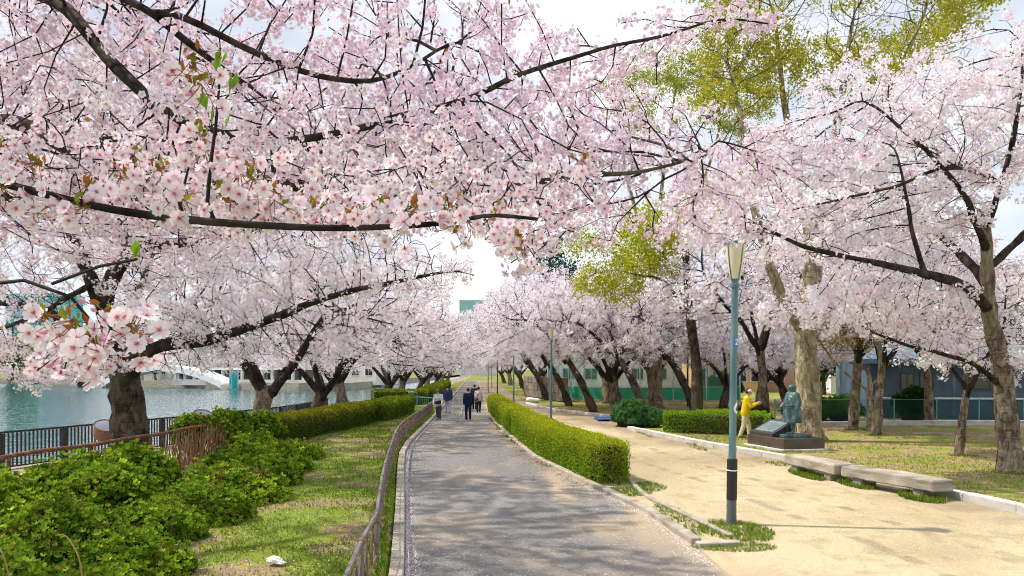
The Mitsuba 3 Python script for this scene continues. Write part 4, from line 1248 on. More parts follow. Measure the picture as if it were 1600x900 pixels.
# ------------------------------------------------------------------ grass, weeds, fallen petals
def tuft(n, rng):
    m = Mesh()
    for k in range(n):
        a, l, s = rng.uniform(0, 6.28), rng.uniform(.1, .55), rng.uniform(.6, 1)
        b = np.array([np.cos(a), np.sin(a), 0]) * 0.18 * rng.random()
        w = np.array([-np.sin(a), np.cos(a), 0]) * 0.055
        tip = b + np.array([np.cos(a) * l, np.sin(a) * l, s])
        mid = b * .5 + tip * .5 + [0, 0, .12]
        m.add([b - w * 1.3, b + w * 1.3, tip], [[0, 1, 2]], [1, 1, 1])
    return m.arrays()


rng = np.random.default_rng(81)
TUFTS = [tuft(4, rng) for _ in range(4)]


def grass(mesh, x, y, z, size, col, rng):
    n = len(x)
    w = rng.integers(0, 4, n)
    c = np.asarray(col) * (1 + rng.normal(size=(n, 1)) * .2 + rng.normal(size=(n, 3)) * .06)
    for k in range(4):
        s = w == k
        if s.any():
            mesh.add(*scatter(*TUFTS[k], np.stack([x[s], y[s], z[s]], 1), np.array([[0, 0, 1.0]]) + rng.normal(size=(s.sum(), 3)) * .12, np.broadcast_to(size, (n,))[s] * rng.uniform(.6, 1.3, s.sum()), rng, np.clip(c[s], 0.01, 1)))


gm = Mesh()
n = 48000
y = 5.5 + 36 * rng.random(n) ** 1.8
x1 = at_y(PATH_L, y) - 0.22
x = x1 - rng.random(n) ** 1.2 * 4.2
a = meshkit.fbm(np.stack([x * .9, y * .9, 0 * x + 1], -1), 4, seed=0)
edge = (x1 - x) < 0.35
keep = (rng.random(n) < np.clip((a - 0.36) * 4.5, 0.10, 1)) | (edge & (rng.random(n) < .8))
x, y, edge = x[keep], y[keep], edge[keep]
dry = rng.random((len(x), 1)) < 0.16
grass(gm, x, y, lawn_z(x, y) - 0.005, 0.042 + 0.0016 * y + 0.02 * edge, np.where(dry, [0.34, 0.31, 0.10], [0.19, 0.31, 0.03]), rng)
tag(put('grass', gm.ply('leaf'), 'short patchy grass on the left lawn', 'grass'), kind='stuff')
gm = Mesh()
n = 30000
y = 12.5 + 24 * rng.random(n) ** 1.5
x0 = np.interp(y, KERB_R[:, 1], KERB_R[:, 0]) + 0.15
x = x0 + rng.random(n) ** 1.2 * 14
a = meshkit.fbm(np.stack([x * .35, y * .9, 0 * x + 1], -1), 4, seed=0)
keep = rng.random(n) < np.clip((a - 0.42) * 4.5, 0.06, 1)
x, y = x[keep], y[keep]
dry = rng.random((len(x), 1)) < 0.36
grass(gm, x, y, 0 * x, 0.035 + 0.0014 * y, np.where(dry, [0.38, 0.32, 0.13], [0.20, 0.27, 0.045]), rng)
tag(put('grass', gm.ply('leaf'), 'thin dry grass on the lawn around the statue', 'grass'), kind='stuff')
# weeds: round the lamp, between the two kerbs, under the benches, along the lawn kerb
gm = Mesh()
ws = []
for (cx, cy, rx, ry, nn, sz) in ((3.45, 11.35, .55, .75, 1100, .075), (3.1, 10.3, .6, .28, 600, .06), (2.75, 12.3, .28, 1.4, 700, .06), (2.35, 15.0, .5, .6, 600, .075), (2.9, 15.6, .35, .6, 340, .075),
                               (6.92, 17.3, .25, .9, 700, .105), (7.42, 15.9, .28, .7, 650, .11), (7.92, 14.2, .36, .55, 650, .12), (5.9, 23.6, .2, 1.2, 120, .08), (7.0, 19.4, .3, .5, 90, .08), (5.1, 28.3, .2, 1.5, 100, .09), (13.0, 21.2, .4, .3, 160, .07), (12.3, 17.75, .7, .45, 500, .06), (10.35, 25.3, .9, .6, 500, .07), (14.1, 30.2, .5, .4, 160, .08), (13.8, 27.7, .5, .4, 180, .07), (11.9, 34.4, .5, .4, 120, .09), (8.6, 22.1, 1.2, .25, 260, .06)):
    r = np.sqrt(rng.random(nn))
    th = rng.uniform(0, 6.28, nn)
    ws.append(np.stack([cx + np.cos(th) * r * rx, cy + np.sin(th) * r * ry, np.full(nn, sz)], 1))
ws = np.vstack(ws)
grass(gm, ws[:, 0], ws[:, 1], 0 * ws[:, 0], ws[:, 2], np.where(rng.random((len(ws), 1)) < .15, [0.36, 0.30, 0.09], [0.17, 0.28, 0.03]), rng)
y = rng.uniform(15.6, 38, 900)                       # along the hedge's foot
x = np.interp(y, strip_near[:, 1], strip_near[:, 0]) - 0.10 + rng.normal(size=900) * .06
keep = meshkit.noise(np.stack([x * 0, y * 1.3, 0 * x], -1)) > .45
grass(gm, x[keep], y[keep], 0.01 + 0 * x[keep], 0.075, np.where(rng.random((keep.sum(), 1)) < .5, [0.30, 0.20, 0.07], [0.14, 0.2, 0.03]), rng)
tag(put('weeds', gm.ply('leaf'), 'green weeds along kerbs, benches and lamp foot', 'weeds'), kind='stuff')

# fallen petals: thick in the gutter by the left kerb, thin over path and lawns
PETAL = (np.array([[-.5, -.3, 0], [.5, -.35, .05], [.55, .35, .02], [-.45, .4, .1]]), np.array([[0, 1, 2], [0, 2, 3]]), np.ones((4, 3)))
pm = Mesh()
n = 9000
y = 7.5 + 30 * rng.random(n) ** 1.6
x = at_y(PATH_L, y) + np.abs(rng.normal(size=n)) * 0.02 + 0.01 + rng.random(n) ** 2 * 0.22 * meshkit.fbm(np.stack([0 * y, y * 1.1, 0 * y], -1), 3, seed=2)
pts = [np.stack([x, y, np.full(n, .016)], 1)]
n = 5200
y = 7.5 + 26 * rng.random(n) ** 1.6
k = rng.random(n)
pts.append(np.stack([at_y(PATH_L, y) * (1 - k) + at_y(PATH_R, y) * k, y, np.full(n, .016)], 1))
n = 1800
y = 9.3 + 6 * rng.random(n)
pts.append(np.stack([at_y(PATH_R, y) - np.abs(rng.normal(size=n)) * .12, y, np.full(n, .016)], 1))
n = 3200
y = 7 + 22 * rng.random(n) ** 1.4
x = at_y(PATH_L, y) - .25 - rng.random(n) * 3.5
pts.append(np.stack([x, y, lawn_z(x, y) + .02], 1))
n = 1500
y = 9 + 14 * rng.random(n)
x = at_y(PATH_R, y) + .3 + rng.random(n) ** 1.5 * 5
pts.append(np.stack([x, y, np.full(n, .012)], 1))
pts = np.vstack(pts)
pm.add(*scatter(*PETAL, pts, np.array([[0, 0, 1.0]]) + rng.normal(size=(len(pts), 3)) * .25, rng.uniform(.010, .019, len(pts)), rng, np.array([0.88, 0.80, 0.84]) * (1 + rng.normal(size=(len(pts), 1)) * .08)))
tag(put('fallen_petals', pm.ply('petal'), 'fallen cherry petals lying along the kerb and over the path', 'petals'), kind='stuff')
# dry leaves and twigs on the lawn
lm = Mesh()
n = 900
y = 6.5 + 14 * rng.random(n) ** 1.4
x = at_y(PATH_L, y) - .3 - rng.random(n) * 3.3
lm.add(*scatter(*PETAL, np.stack([x, y, lawn_z(x, y) + .02], 1), np.array([[0, 0, 1.0]]) + rng.normal(size=(n, 3)) * .5, rng.uniform(.015, .04, n), rng, np.array([0.30, 0.20, 0.09]) * (1 + rng.normal(size=(n, 3)) * .2)))
y = 15.6 + 18 * rng.random(700)
x = np.interp(y, strip_near[:, 1], strip_near[:, 0]) - .22 + rng.normal(size=700) * .1
lm.add(*scatter(*PETAL, np.stack([x, y, np.full(700, .02)], 1), np.array([[0, 0, 1.0]]) + rng.normal(size=(700, 3)) * .5, rng.uniform(.015, .04, 700), rng, np.array([0.34, 0.21, 0.10]) * (1 + rng.normal(size=(700, 3)) * .2)))
tag(put('dry_leaves', lm.ply('leaf'), 'brown dry leaves strewn on the lawn and along the hedge', 'leaves'), kind='stuff')
# loose pebbles on the sand
solid('pebble', (0.34, 0.30, 0.24), 0.8, 0.2)
PEB = (np.array([[1, 0, 0], [-1, 0, 0], [0, 1, 0], [0, -1, 0], [0, 0, 1], [0, 0, -1]]) * [1, .8, .55], np.array([[0, 2, 4], [2, 1, 4], [1, 3, 4], [3, 0, 4], [2, 0, 5], [1, 2, 5], [3, 1, 5], [0, 3, 5]]), None)
n = 2600
y = 8.5 + 16 * rng.random(n) ** 1.5
k = rng.random(n)
pts = np.stack([at_y(PATH_R, y) + .5 + k * (np.interp(y, KERB_R[:, 1], KERB_R[:, 0]) - at_y(PATH_R, y) - .6), y, np.full(n, .008)], 1)
v, f, _ = scatter(*PEB, pts, np.array([[0, 0, 1.0]]) + rng.normal(size=(n, 3)) * .2, .003 + .010 * rng.random(n) ** 3, rng)
tag(put('pebbles', mikit.ply((v, f), 'pebble'), 'small loose pebbles scattered over the sand path', 'pebbles'), kind='stuff')
key = thing('dry_stalk', 'bent dry straw coloured stalk leaning out of the azaleas at the lower left', 'stalk')
solid('straw', (0.45, 0.33, 0.16), 0.8, 0.2)
part(key, 'stem', mikit.ply(tube(spline([S(128, 900, 5.9), S(122, 868, 5.8), S(104, 838, 5.8), S(90, 836, 5.75)], .04), .006, 5), 'straw'))
key = thing('dry_stalk', 'thin dry stalk leaning at the very lower left edge', 'stalk')
part(key, 'stem', mikit.ply(tube(spline([S(14, 900, 5.9), S(6, 870, 5.8), S(-4, 850, 5.8)], .04), .006, 5), 'straw'))
# ------------------------------------------------------------------ materials of made things
def rusty(key, paint, rust, amount, metal=0.0, rough=0.6, scale=14):
    def color(p, n, uv):
        t = fbm(p.x * scale, p.y * scale, p.z * scale, 4)
        return mix(paint, rust, smoothstep(amount - 0.08, amount + 0.12, t))
    scene[key] = {'type': 'twosided', 'bsdf': {'type': 'principled', 'base_color': proc(color), 'roughness': rough, 'specular': 0.4, 'metallic': metal}}


def streaked(key, a, b, rough=0.6, sx=6.0, sz=1.0, spec=0.3, metal=0.0):
    def color(p, n, uv):
        return mix(a, b, smoothstep(0.3, 0.72, fbm(p.x * sx, p.y * sx, p.z * sz, 3)))
    scene[key] = {'type': 'twosided', 'bsdf': {'type': 'principled', 'base_color': proc(color), 'roughness': rough, 'specular': spec, 'metallic': metal}}


rusty('rail_paint', (0.23, 0.215, 0.21), (0.22, 0.11, 0.06), 0.62, 0.35, 0.38)
rusty('lattice_paint', (0.16, 0.125, 0.11), (0.24, 0.12, 0.07), 0.52, 0, 0.6)
rusty('rust_pipe', (0.16, 0.06, 0.035), (0.30, 0.13, 0.07), 0.55, 0, 0.6)
solid('black_iron', (0.018, 0.02, 0.026), 0.45, 0.5)
streaked('lamp_teal', (0.06, 0.135, 0.15), (0.125, 0.235, 0.25), 0.42, 9, 1.6, 0.5)
solid('lamp_black', (0.022, 0.02, 0.02), 0.5, 0.4)
solid('lamp_grey', (0.10, 0.11, 0.115), 0.5, 0.4)
scene['lamp_glass'] = {'type': 'twosided', 'bsdf': {'type': 'principled', 'base_color': rgb(0.66, 0.62, 0.42), 'roughness': 0.25, 'specular': 0.6, 'sheen': 0.2}}
solid('sign_blue', (0.03, 0.16, 0.55), 0.4, 0.5)
solid('white_print', (0.82, 0.82, 0.82), 0.5, 0.4)
solid('green_rail', (0.10, 0.33, 0.27), 0.5, 0.4)

# ------------------------------------------------------------------ street lamps
def revolve(profile, n=24):
    """A turned shape from (radius, height) pairs."""
    pr = np.asarray(profile, float)
    a = np.arange(n) * 2 * np.pi / n
    v = np.stack([pr[:, None, 0] * np.cos(a), pr[:, None, 0] * np.sin(a), np.broadcast_to(pr[:, None, 1], (len(pr), n))], -1).reshape(-1, 3)
    i, j = np.meshgrid(np.arange(len(pr) - 1), np.arange(n), indexing='ij')
    q = np.stack([i * n + j, i * n + (j + 1) % n, (i + 1) * n + (j + 1) % n, (i + 1) * n + j], -1).reshape(-1, 4)
    f = np.vstack([q[:, :3], q[:, [0, 2, 3]]])
    return trimesh.Trimesh(v, f, process=False)


def lamp(label, x, y, h, detailed, lean=0.0, sleeve=True, colour='lamp_teal'):
    key = thing('street_lamp', label, 'street lamp', 'park street lamps')
    M = T().translate([x, y, 0]).rotate([0, 1, 0], lean)
    k = h / 4.5
    n = 28 if detailed else 12
    hb = h - 0.64 * k                     # where the lantern begins
    pr = 0.058 * k
    def add(nm, mesh, b, smooth=40, lab=None):
        part(key, nm, {**mikit.ply(mesh, b, smooth=smooth), 'to_world': M}, lab)
    add('pole', revolve([(pr * 1.05, 0.0), (pr * 1.05, 1.15), (pr, 1.16), (pr * .92, hb - .12), (pr * .9, hb)], n), colour)
    if sleeve:
        add('sleeve', revolve([(.001, -.02), (.084, -.02), (.084, .0), (.080, .02), (.080, .16), (.077, .17), (.077, .40), (.0775, .401)], n), 'lamp_grey', 40)
        add('clamp_band', revolve([(.083, .868), (.0845, .870), (.0845, .884), (.083, .886)], n), 'white_print')
        add('sleeve_wrap', revolve([(.0778, .405), (.082, .41), (.0815, .78), (.084, .785), (.084, .80), (.0815, .805), (.081, 1.05), (.075, 1.06), (.058, 1.062)], n), 'lamp_black')
    else:
        add('base_plate', revolve([(.001, .05), (.10, .05), (.10, 0), (.001, 0)][::-1], n), 'lamp_black', False)
    add('collar', revolve([(pr * .9, hb - .10), (pr * 1.25, hb - .09), (pr * 1.3, hb - .03), (pr * 1.0, hb - .02), (pr * .95, hb + .02), (.06 * k, hb + .05)], n), colour)
    g0, g1 = hb + 0.05 * k, h - 0.05 * k
    r0, r1 = 0.075 * k, 0.160 * k
    add('lantern_glass', revolve([(.001, g0), (r0, g0), (r0 + (r1 - r0) * .55, g0 + (g1 - g0) * .45), (r1, g1), (.001, g1)], n), 'lamp_glass', 30)
    ribs = 4 if detailed else 4
    for q in range(ribs):
        a = 2 * np.pi * (q + .3) / ribs
        c, s = np.cos(a), np.sin(a)
        pts = [[c * (r0 + .004), s * (r0 + .004), g0 - .02], [c * (r0 + (r1 - r0) * .55 + .006), s * (r0 + (r1 - r0) * .55 + .006), g0 + (g1 - g0) * .45], [c * (r1 + .006), s * (r1 + .006), g1 + .01]]
        add('lantern_rib', tube(pts, .009 * k, 6), colour)
    add('cap', revolve([(.001, g1 + .002), (r1 + .012, g1 + .002), (r1 + .030 * k, g1 + .02), (r1 + .030 * k, g1 + .035), (r1 * .8, g1 + .055 * k), (.001, g1 + .07 * k)], n), colour, 30)
    return key, M, pr


lk, LM, pr = lamp('nearest park lamp with teal pole, black sleeve, cream lantern and blue number plate', 3.53, 11.85, 4.55, True, 0.9)
# the number plate, bent round the pole, and the white mark below it
r = 0.0595
a = np.radians(np.linspace(-108, -2, 15))


def bent(a, z0, z1, r, flip=False):
    v = np.vstack([np.c_[np.cos(a) * r, np.sin(a) * r, np.full(len(a), z0)], np.c_[np.cos(a) * r, np.sin(a) * r, np.full(len(a), z1)]])
    j, n = np.arange(len(a) - 1), len(a)
    return v, np.vstack([np.stack([j, j + 1, n + j + 1], 1), np.stack([j, n + j + 1, n + j], 1)])


def wrap_text(text, height, z, r, a0, squeeze=1.0):
    t = meshkit.text_mesh(text, height, 0.0015, True)
    t = t.subdivide_to_size(0.008)
    v = np.array(t.vertices)
    ang = a0 + v[:, 0] * squeeze / r
    rr = r + v[:, 2]
    return trimesh.Trimesh(np.stack([np.cos(ang) * rr, np.sin(ang) * rr, z + v[:, 1]], 1), t.faces, process=False)


plate = part(lk, 'number_plate', {**mikit.ply(bent(a, 2.86, 3.02, r + .002), 'sign_blue', smooth=True), 'to_world': LM}, 'blue number plate wrapped round the pole')
part(plate, 'number', {**mikit.ply(wrap_text('26', 0.095, 2.893, r + .003, np.radians(-104), 0.95), 'white_print'), 'to_world': LM})
part(lk, 'white_mark', {**mikit.ply(wrap_text('6', 0.21, 1.80, r + .0015, np.radians(-118), 0.85), 'white_print'), 'to_world': LM}, 'white painted mark like a six')
g = ground_point(860, 655)
lamp('second park lamp, standing behind the long hedge in the middle of the view', 1.95, 36.9, 4.6, True, 0.3, False)
lamp('third park lamp from the viewer, thin beside the far end of the long hedge', 0.12, 54.0, 4.3, False, 0, False)
lamp('dark lamp with a small lantern past the far end of the hedge', -1.35, 68.0, 3.9, False, 0, False, 'lamp_black')
lamp('far pale lamp at the end of the path', -2.55, 79.0, 4.0, False, 0, False)
lamp('farthest park lamp, a thin stroke before the tree tunnel', -2.75, 100.0, 4.3, False, 0, False)
# slim black lamp post on the far lawn before the ball court
key = thing('lamp_post', 'slim black post standing between the trees before the green ball court', 'post')
part(key, 'pole', mikit.ply(tube([(11.7, 49, 0), (11.7, 49, 4.3)], [.07, .05], 10), 'lamp_black', smooth=40))
part(key, 'head', mikit.ply(revolve([(.001, 4.3), (.08, 4.3), (.14, 4.6), (.16, 4.62), (.001, 4.7)], 10).apply_translation((11.7, 49, 0)), 'lamp_grey', smooth=30))

# ------------------------------------------------------------------ low lattice fence along the left kerb
FENCE = np.array([[-1.06, 4.6], [-1.46, 6.4], [-1.68, 9.1], [-1.90, 10.5], [-2.42, 14.0], [-3.0, 18.4], [-3.42, 21.8], [-3.72, 25.0], [-4.05, 32], [-4.28, 37.4], [-4.5, 42]], float)
key = thing('lattice_fence', 'low brown lattice fence with a grey pipe rail along the left edge of the path', 'fence')
line = resample(spline(np.c_[FENCE, 0 * FENCE[:, 0]], .3), 0.3)
pts = resample(line, 1.55)
HF = 0.70
bz = 0.09
top = np.c_[line[:, :2], np.full(len(line), HF)]
for a, b in zip(pts[:-1], pts[1:]):
    seg = spline(np.array([[*a[:2], HF], [*((a + b) / 2)[:2], HF], [*b[:2], HF]]), .4)
    part(key, 'top_rail', mikit.ply(tube(seg, .026, 10), 'rail_paint', smooth=40))
    part(key, 'lower_rail', mikit.ply(tube([[*a[:2], .17], [*b[:2], .17]], .014, 8), 'lattice_paint', smooth=40))
    near = a[1] < 30
    d = b - a
    if near:
        part(key, 'mid_rail', mikit.ply(tube([[*a[:2], .56], [*b[:2], .56]], .008, 6), 'lattice_paint', smooth=40))
        n = 3
        for k in range(n):                        # crossed diagonals and uprights between the rails
            u0, u1 = (k + .08) / n, (k + .92) / n
            p0, p1 = a + d * u0, a + d * u1
            part(key, 'lattice_bar', mikit.ply(tube([[*p0[:2], .17], [*p1[:2], .56]], .008, 5, ), 'lattice_paint', smooth=40))
            part(key, 'lattice_bar', mikit.ply(tube([[*p1[:2], .17], [*p0[:2], .56]], .008, 5), 'lattice_paint', smooth=40))
        for k in range(1, n):
            p0 = a + d * k / n
            part(key, 'upright', mikit.ply(tube([[*p0[:2], .17], [*p0[:2], HF]], .009, 6), 'lattice_paint', smooth=40))
    else:
        m = Mesh()
        for k in range(5):
            p0, p1 = a + d * (k + .08) / 5, a + d * (k + .92) / 5
            m.tm(tube([[*p0[:2], .17], [*p1[:2], .62]], .010, 4)).tm(tube([[*p1[:2], .17], [*p0[:2], .62]], .010, 4))
        part(key, 'lattice_panel', m.ply('lattice_paint'), kind='stuff')
for a in pts:
    pk = part(key, 'post', mikit.ply(tube([[*a[:2], bz - .15], [*a[:2], HF - .01]], .030, 10), 'rail_paint', smooth=40))
    if a[1] < 30:
        i = np.argmin(np.linalg.norm(line - a, axis=1))
        t = norm(line[min(i + 1, len(line) - 1)] - line[max(i - 1, 0)])
        part(pk, 'collar', mikit.ply(tube([[*(a[:2] - t[:2] * .035), HF], [*(a[:2] + t[:2] * .035), HF]], .033, 12), 'lattice_paint', smooth=40))

# ------------------------------------------------------------------ the black river railing and the rusty pipe rail
key = thing('river_railing', 'black iron railing with close upright bars along the river bank', 'railing')
RL = np.array([[-16.6, 15.0], [-14.6, 21.2], [-12.45, 29.0], [-11.0, 37.0], [-11.5, 46.0]], float)
line = resample(spline(np.c_[RL, 0 * RL[:, 0]], .5), 0.15)
pts = resample(line, 2.1)
ZT = 0.72
for a, b in zip(pts[:-1], pts[1:]):
    d = b - a
    yaw = math.atan2(d[1], d[0])
    part(key, 'top_rail', mikit.ply(beam([*a[:2], ZT - .03], [*b[:2], ZT - .03], .085, .06, .01), 'black_iron'))
    part(key, 'bottom_rail', mikit.ply(beam([*a[:2], PROM_Z + .10], [*b[:2], PROM_Z + .10], .05, .04), 'black_iron'))
    part(key, 'post', mikit.ply(box(.12, .12, ZT - .065 - PROM_Z, (*a[:2], PROM_Z), yaw, .008), 'black_iron'))
    if a[1] < 33:
        for k in range(1, 16):
            p0 = a + d * k / 16
            part(key, 'bar', mikit.ply(box(.042, .03, ZT - .19 - PROM_Z, (*p0[:2], PROM_Z + .122), yaw), 'black_iron'))
    else:
        m = Mesh()
        for k in range(1, 16):
            p0 = a + d * k / 16
            m.tm(box(.042, .03, ZT - .19 - PROM_Z, (*p0[:2], PROM_Z + .122), yaw))
        part(key, 'far_bars', m.ply('black_iron'), kind='stuff')
key = thing('pipe_rail', 'rust brown pipe rail on posts behind the azaleas', 'railing')
pp = spline([[-9.25, 10.4, .95], [-8.98, 12.9, .95], [-8.54, 16.5, .95], [-8.48, 19.6, .95], [-8.5, 21.2, .95]], .3)
pp = pp + np.c_[0 * pp[:, :2], .012 * np.sin(np.arange(len(pp)) * .7)]
part(key, 'rail', mikit.ply(tube(pp, .042, 12), 'rust_pipe', smooth=40))
for q in pp[2::7]:
    part(key, 'post', mikit.ply(tube([[*q[:2], -.1], [*q[:2], q[2] - .02]], .036, 10), 'rust_pipe', smooth=40))
# bare reddish bamboo-like canes that screen the rail near the second trunk
rng = np.random.default_rng(91)
solid('pale_cane', (0.42, 0.30, 0.18), 0.8, 0.2)
key = thing('dead_shrub', 'bare reddish brown dead shrub of upright stems by the rusty rail', 'shrub')
m1, m2 = Mesh(), Mesh()
for k in range(260):
    y = rng.uniform(17.6, 21.4)
    q = np.array([np.interp(y, pp[:, 1], pp[:, 0]) + .22 + rng.normal() * .13, y, 0.02])
    tip = q + [rng.normal() * .1, rng.normal() * .1, rng.uniform(.6, 1.0)]
    (m1 if rng.random() < .6 else m2).add(*tube_arrays([q, .5 * (q + tip) + rng.normal(size=3) * .02, tip], [.010, .008, .004], 4, False))
part(key, 'stems', m1.ply('cane'), kind='stuff')
part(key, 'pale_stems', m2.ply('pale_cane'), kind='stuff')
key = thing('dead_shrub', 'narrow bundle of bare red brown stems in front of the second river trunk', 'shrub')
m1 = Mesh()
for k in range(120):
    q = np.array([-8.35 + rng.normal() * .13, 22.9 + rng.normal() * .2, 0.0])
    tip = q + [rng.normal() * .12, rng.normal() * .1, rng.uniform(.7, 1.1)]
    m1.add(*tube_arrays([q, .5 * (q + tip) + rng.normal(size=3) * .02, tip], [.012, .010, .005], 4, False))
part(key, 'stems', m1.ply('cane'), kind='stuff')

# ------------------------------------------------------------------ up-lights: rusty drums with slanted glass
rusty('drum_rust', (0.19, 0.13, 0.12), (0.30, 0.13, 0.06), 0.55, 0, 0.65, 9)
scene['dusty_glass'] = {'type': 'twosided', 'bsdf': {'type': 'principled', 'base_color': rgb(0.20, 0.23, 0.29), 'roughness': 0.22, 'specular': 0.8}}
for (px, py, dep, lab) in ((165, 667, 19.2, 'rusty drum floodlight with slanted glass left of the thick dark trunk'), (317, 650, 21.6, 'smaller rusty drum floodlight with slanted glass beside the bush')):
    key = thing('floodlight', lab, 'floodlight', 'floodlights under the river trees')
    c = space_point(px, py, dep)
    M = T().translate([*c]).rotate([0, 0, 1], 20).rotate([1, 0, 0], 28).rotate([0, 1, 0], 12)
    part(key, 'housing', {**mikit.ply(revolve([(.001, -.34), (.20, -.34), (.255, -.28), (.27, 0), (.285, .0), (.285, .06), (.262, .06), (.262, .035), (.001, .035)], 28), 'drum_rust', smooth=30), 'to_world': M})
    part(key, 'glass', {**mikit.ply(revolve([(.255, .045), (.12, .055), (.001, .058)], 28), 'dusty_glass', smooth=True), 'to_world': M})
    for s in (-1, 1):
        part(key, 'bracket', mikit.ply(beam(c + [s * .28, 0, -.05], c + [s * .28, 0, -.62], .05, .012), 'drum_rust'))
    part(key, 'stand', mikit.ply(tube([[c[0], c[1], -.5], [c[0], c[1], c[2] - .55]], .06, 10), 'drum_rust', smooth=40))
    part(key, 'foot', mikit.ply(beam(c + [-.30, 0, -.62], c + [.30, 0, -.62], .09, .02), 'drum_rust'))

# ------------------------------------------------------------------ small green railing across the far end of the left lawn
key = thing('green_railing', 'small pale green metal railing at the end of the lattice fence', 'railing')
for (p0, p1) in (((-6.45, 46.5), (-4.75, 44.2)), ((-6.9, 49.0), (-6.35, 49.2))):
    p0, p1 = np.array(p0), np.array(p1)
    hh = 0.78 if p0[1] < 48 else 0.95
    part(key, 'top_rail', mikit.ply(tube([[*p0, hh], [*p1, hh]], .035, 8), 'green_rail', smooth=40))
    part(key, 'bottom_rail', mikit.ply(tube([[*p0, .18], [*p1, .18]], .022, 8), 'green_rail', smooth=40))
    n = max(3, int(np.linalg.norm(p1 - p0) / .24))
    for k in range(n + 1):
        q = p0 + (p1 - p0) * k / n
        part(key, 'upright', mikit.ply(tube([[*q, 0 if k in (0, n) else .18], [*q, hh]], .03 if k in (0, n) else .014, 6), 'green_rail', smooth=40))

# ------------------------------------------------------------------ stone benches
def bench_slab(L, W, Hh, seed):
    rng = np.random.default_rng(seed)
    b = box(L, W, Hh, (0, 0, 0), 0, .025)
    b = b.subdivide_to_size(.12)
    v = np.array(b.vertices)
    v += (meshkit.fbm(v * 5 + seed, 3)[:, None] - .5) * .035 * np.sign(v - [0, 0, Hh / 2])
    return trimesh.Trimesh(v, b.faces, process=False)


for i, (p0, p1, lab) in enumerate((((6.98, 18.2), (7.35, 16.25), 'weathered stone bench at the lawn kerb, the farther of two end to end'), ((7.40, 16.1), (8.18, 13.95), 'weathered stone bench at the lawn kerb, the nearer of two end to end'))):
    key = thing('stone_bench', lab, 'bench', 'stone benches on the lawn kerb')
    p0, p1 = np.array(p0), np.array(p1)
    d = p1 - p0
    L = np.linalg.norm(d)
    yaw = math.degrees(math.atan2(d[1], d[0]))
    c = (p0 + p1) / 2
    M = T().translate([c[0], c[1], 0.175]).rotate([0, 0, 1], yaw)
    part(key, 'seat', {**mikit.ply(bench_slab(L, .56, .23, 3 + i), 'concrete', smooth=25), 'to_world': M})
    for s in (-.33, .33):
        q = c + d * s
        part(key, 'support', mikit.ply(box(.24, .44, .20, (q[0], q[1], -.02), math.radians(yaw), .02), 'concrete'))
key = thing('paper_litter', 'crumpled white paper lying on the left lawn', 'litter')
rng = np.random.default_rng(95)
s = trimesh.creation.icosphere(3)
v = np.array(s.vertices)
v = v * (0.7 + .6 * (meshkit.fbm(v * 3.1 + 2, 3) - .2))[:, None] * [.105, .08, .05]
c = ground_point(428, 880, .1)
part(key, 'sheet', mikit.ply(trimesh.Trimesh(v + [c[0], c[1], .14], s.faces, process=False), 'white_print'))
v2 = np.array(s.vertices)
v2 = v2 * (0.6 + .9 * (meshkit.fbm(v2 * 4.1 + 7, 3) - .2))[:, None] * [.07, .05, .025]
part(key, 'torn_piece', mikit.ply(trimesh.Trimesh(v2 + [c[0] + .09, c[1] - .03, .115], s.faces, process=False), 'white_print'))

# ------------------------------------------------------------------ statue, plinth, inscription stone
def speckled(key, a, b, rough, spec):
    def color(p, n, uv):
        return mix(a, b, noise(p.x * 120, p.y * 120, p.z * 120) * fbm(p.x * 3, p.y * 3, p.z * 3, 2) * 1.6)
    scene[key] = {'type': 'twosided', 'bsdf': {'type': 'principled', 'base_color': proc(color), 'roughness': rough, 'specular': spec}}


speckled('granite_brown', (0.05, 0.035, 0.03), (0.13, 0.10, 0.085), 0.3, 0.5)
speckled('granite_black', (0.015, 0.016, 0.018), (0.05, 0.05, 0.055), 0.18, 0.6)
speckled('plate_grey', (0.10, 0.17, 0.18), (0.20, 0.30, 0.31), 0.35, 0.5)
streaked('bronze', (0.035, 0.075, 0.085), (0.115, 0.20, 0.21), 0.45, 9, 2.5, 0.5, 0.25)
A = np.array([8.25, 22.35])                       # the corner towards the eye
ex, ey = norm([1.35, 0.30]), norm([-0.62, 1.75])   # along the right face, along the left face
ey = norm(ey - ex * (ex @ ey) * .55)


def block(u0, u1, w0, w1, z0, z1, bevel=.012):
    q = [A + ex * u + ey * w for u in (u0, u1) for w in (w0, w1)]
    pts = np.array([[*p, z] for p in q for z in (z0, z1)])
    c = pts.mean(0)
    sh = [pts + np.sign(pts - c) * 0]
    parts = []
    for axis in range(3):
        d = np.zeros(3)
        pp_ = []
        for p_, (iu, iw, iz) in zip(pts, [(a, b, z) for a in (-1, 1) for b in (-1, 1) for z in (-1, 1)]):
            off = -np.r_[ex, 0] * iu * bevel * (axis != 0) - np.r_[ey, 0] * iw * bevel * (axis != 1) - np.array([0, 0, iz * bevel * (axis != 2)])
            pp_.append(p_ + off)
        parts.append(np.array(pp_))
    m = m3.Manifold.hull_points(np.vstack(parts).astype(np.float32)).to_mesh()
    return trimesh.Trimesh(m.vert_properties[:, :3], m.tri_verts, process=False)


key = thing('statue_plinth', 'low polished brown granite plinth under the bronze statue', 'plinth')
part(key, 'slab', mikit.ply(block(0, 1.42, 0, 1.9, 0.06, .38), 'granite_brown'))
part(key, 'footing', mikit.ply(block(-.10, 1.5, -.10, 2.0, -.05, .062), 'pale_stone'))
key = thing('inscription_stone', 'sloping black stone with a grey inscribed plate beside the statue', 'memorial stone')
u0, u1, w0, w1 = -.02 + .06, .80, .62, 1.82


def P3(u, w, z):
    return np.r_[A + ex * u + ey * w, z]


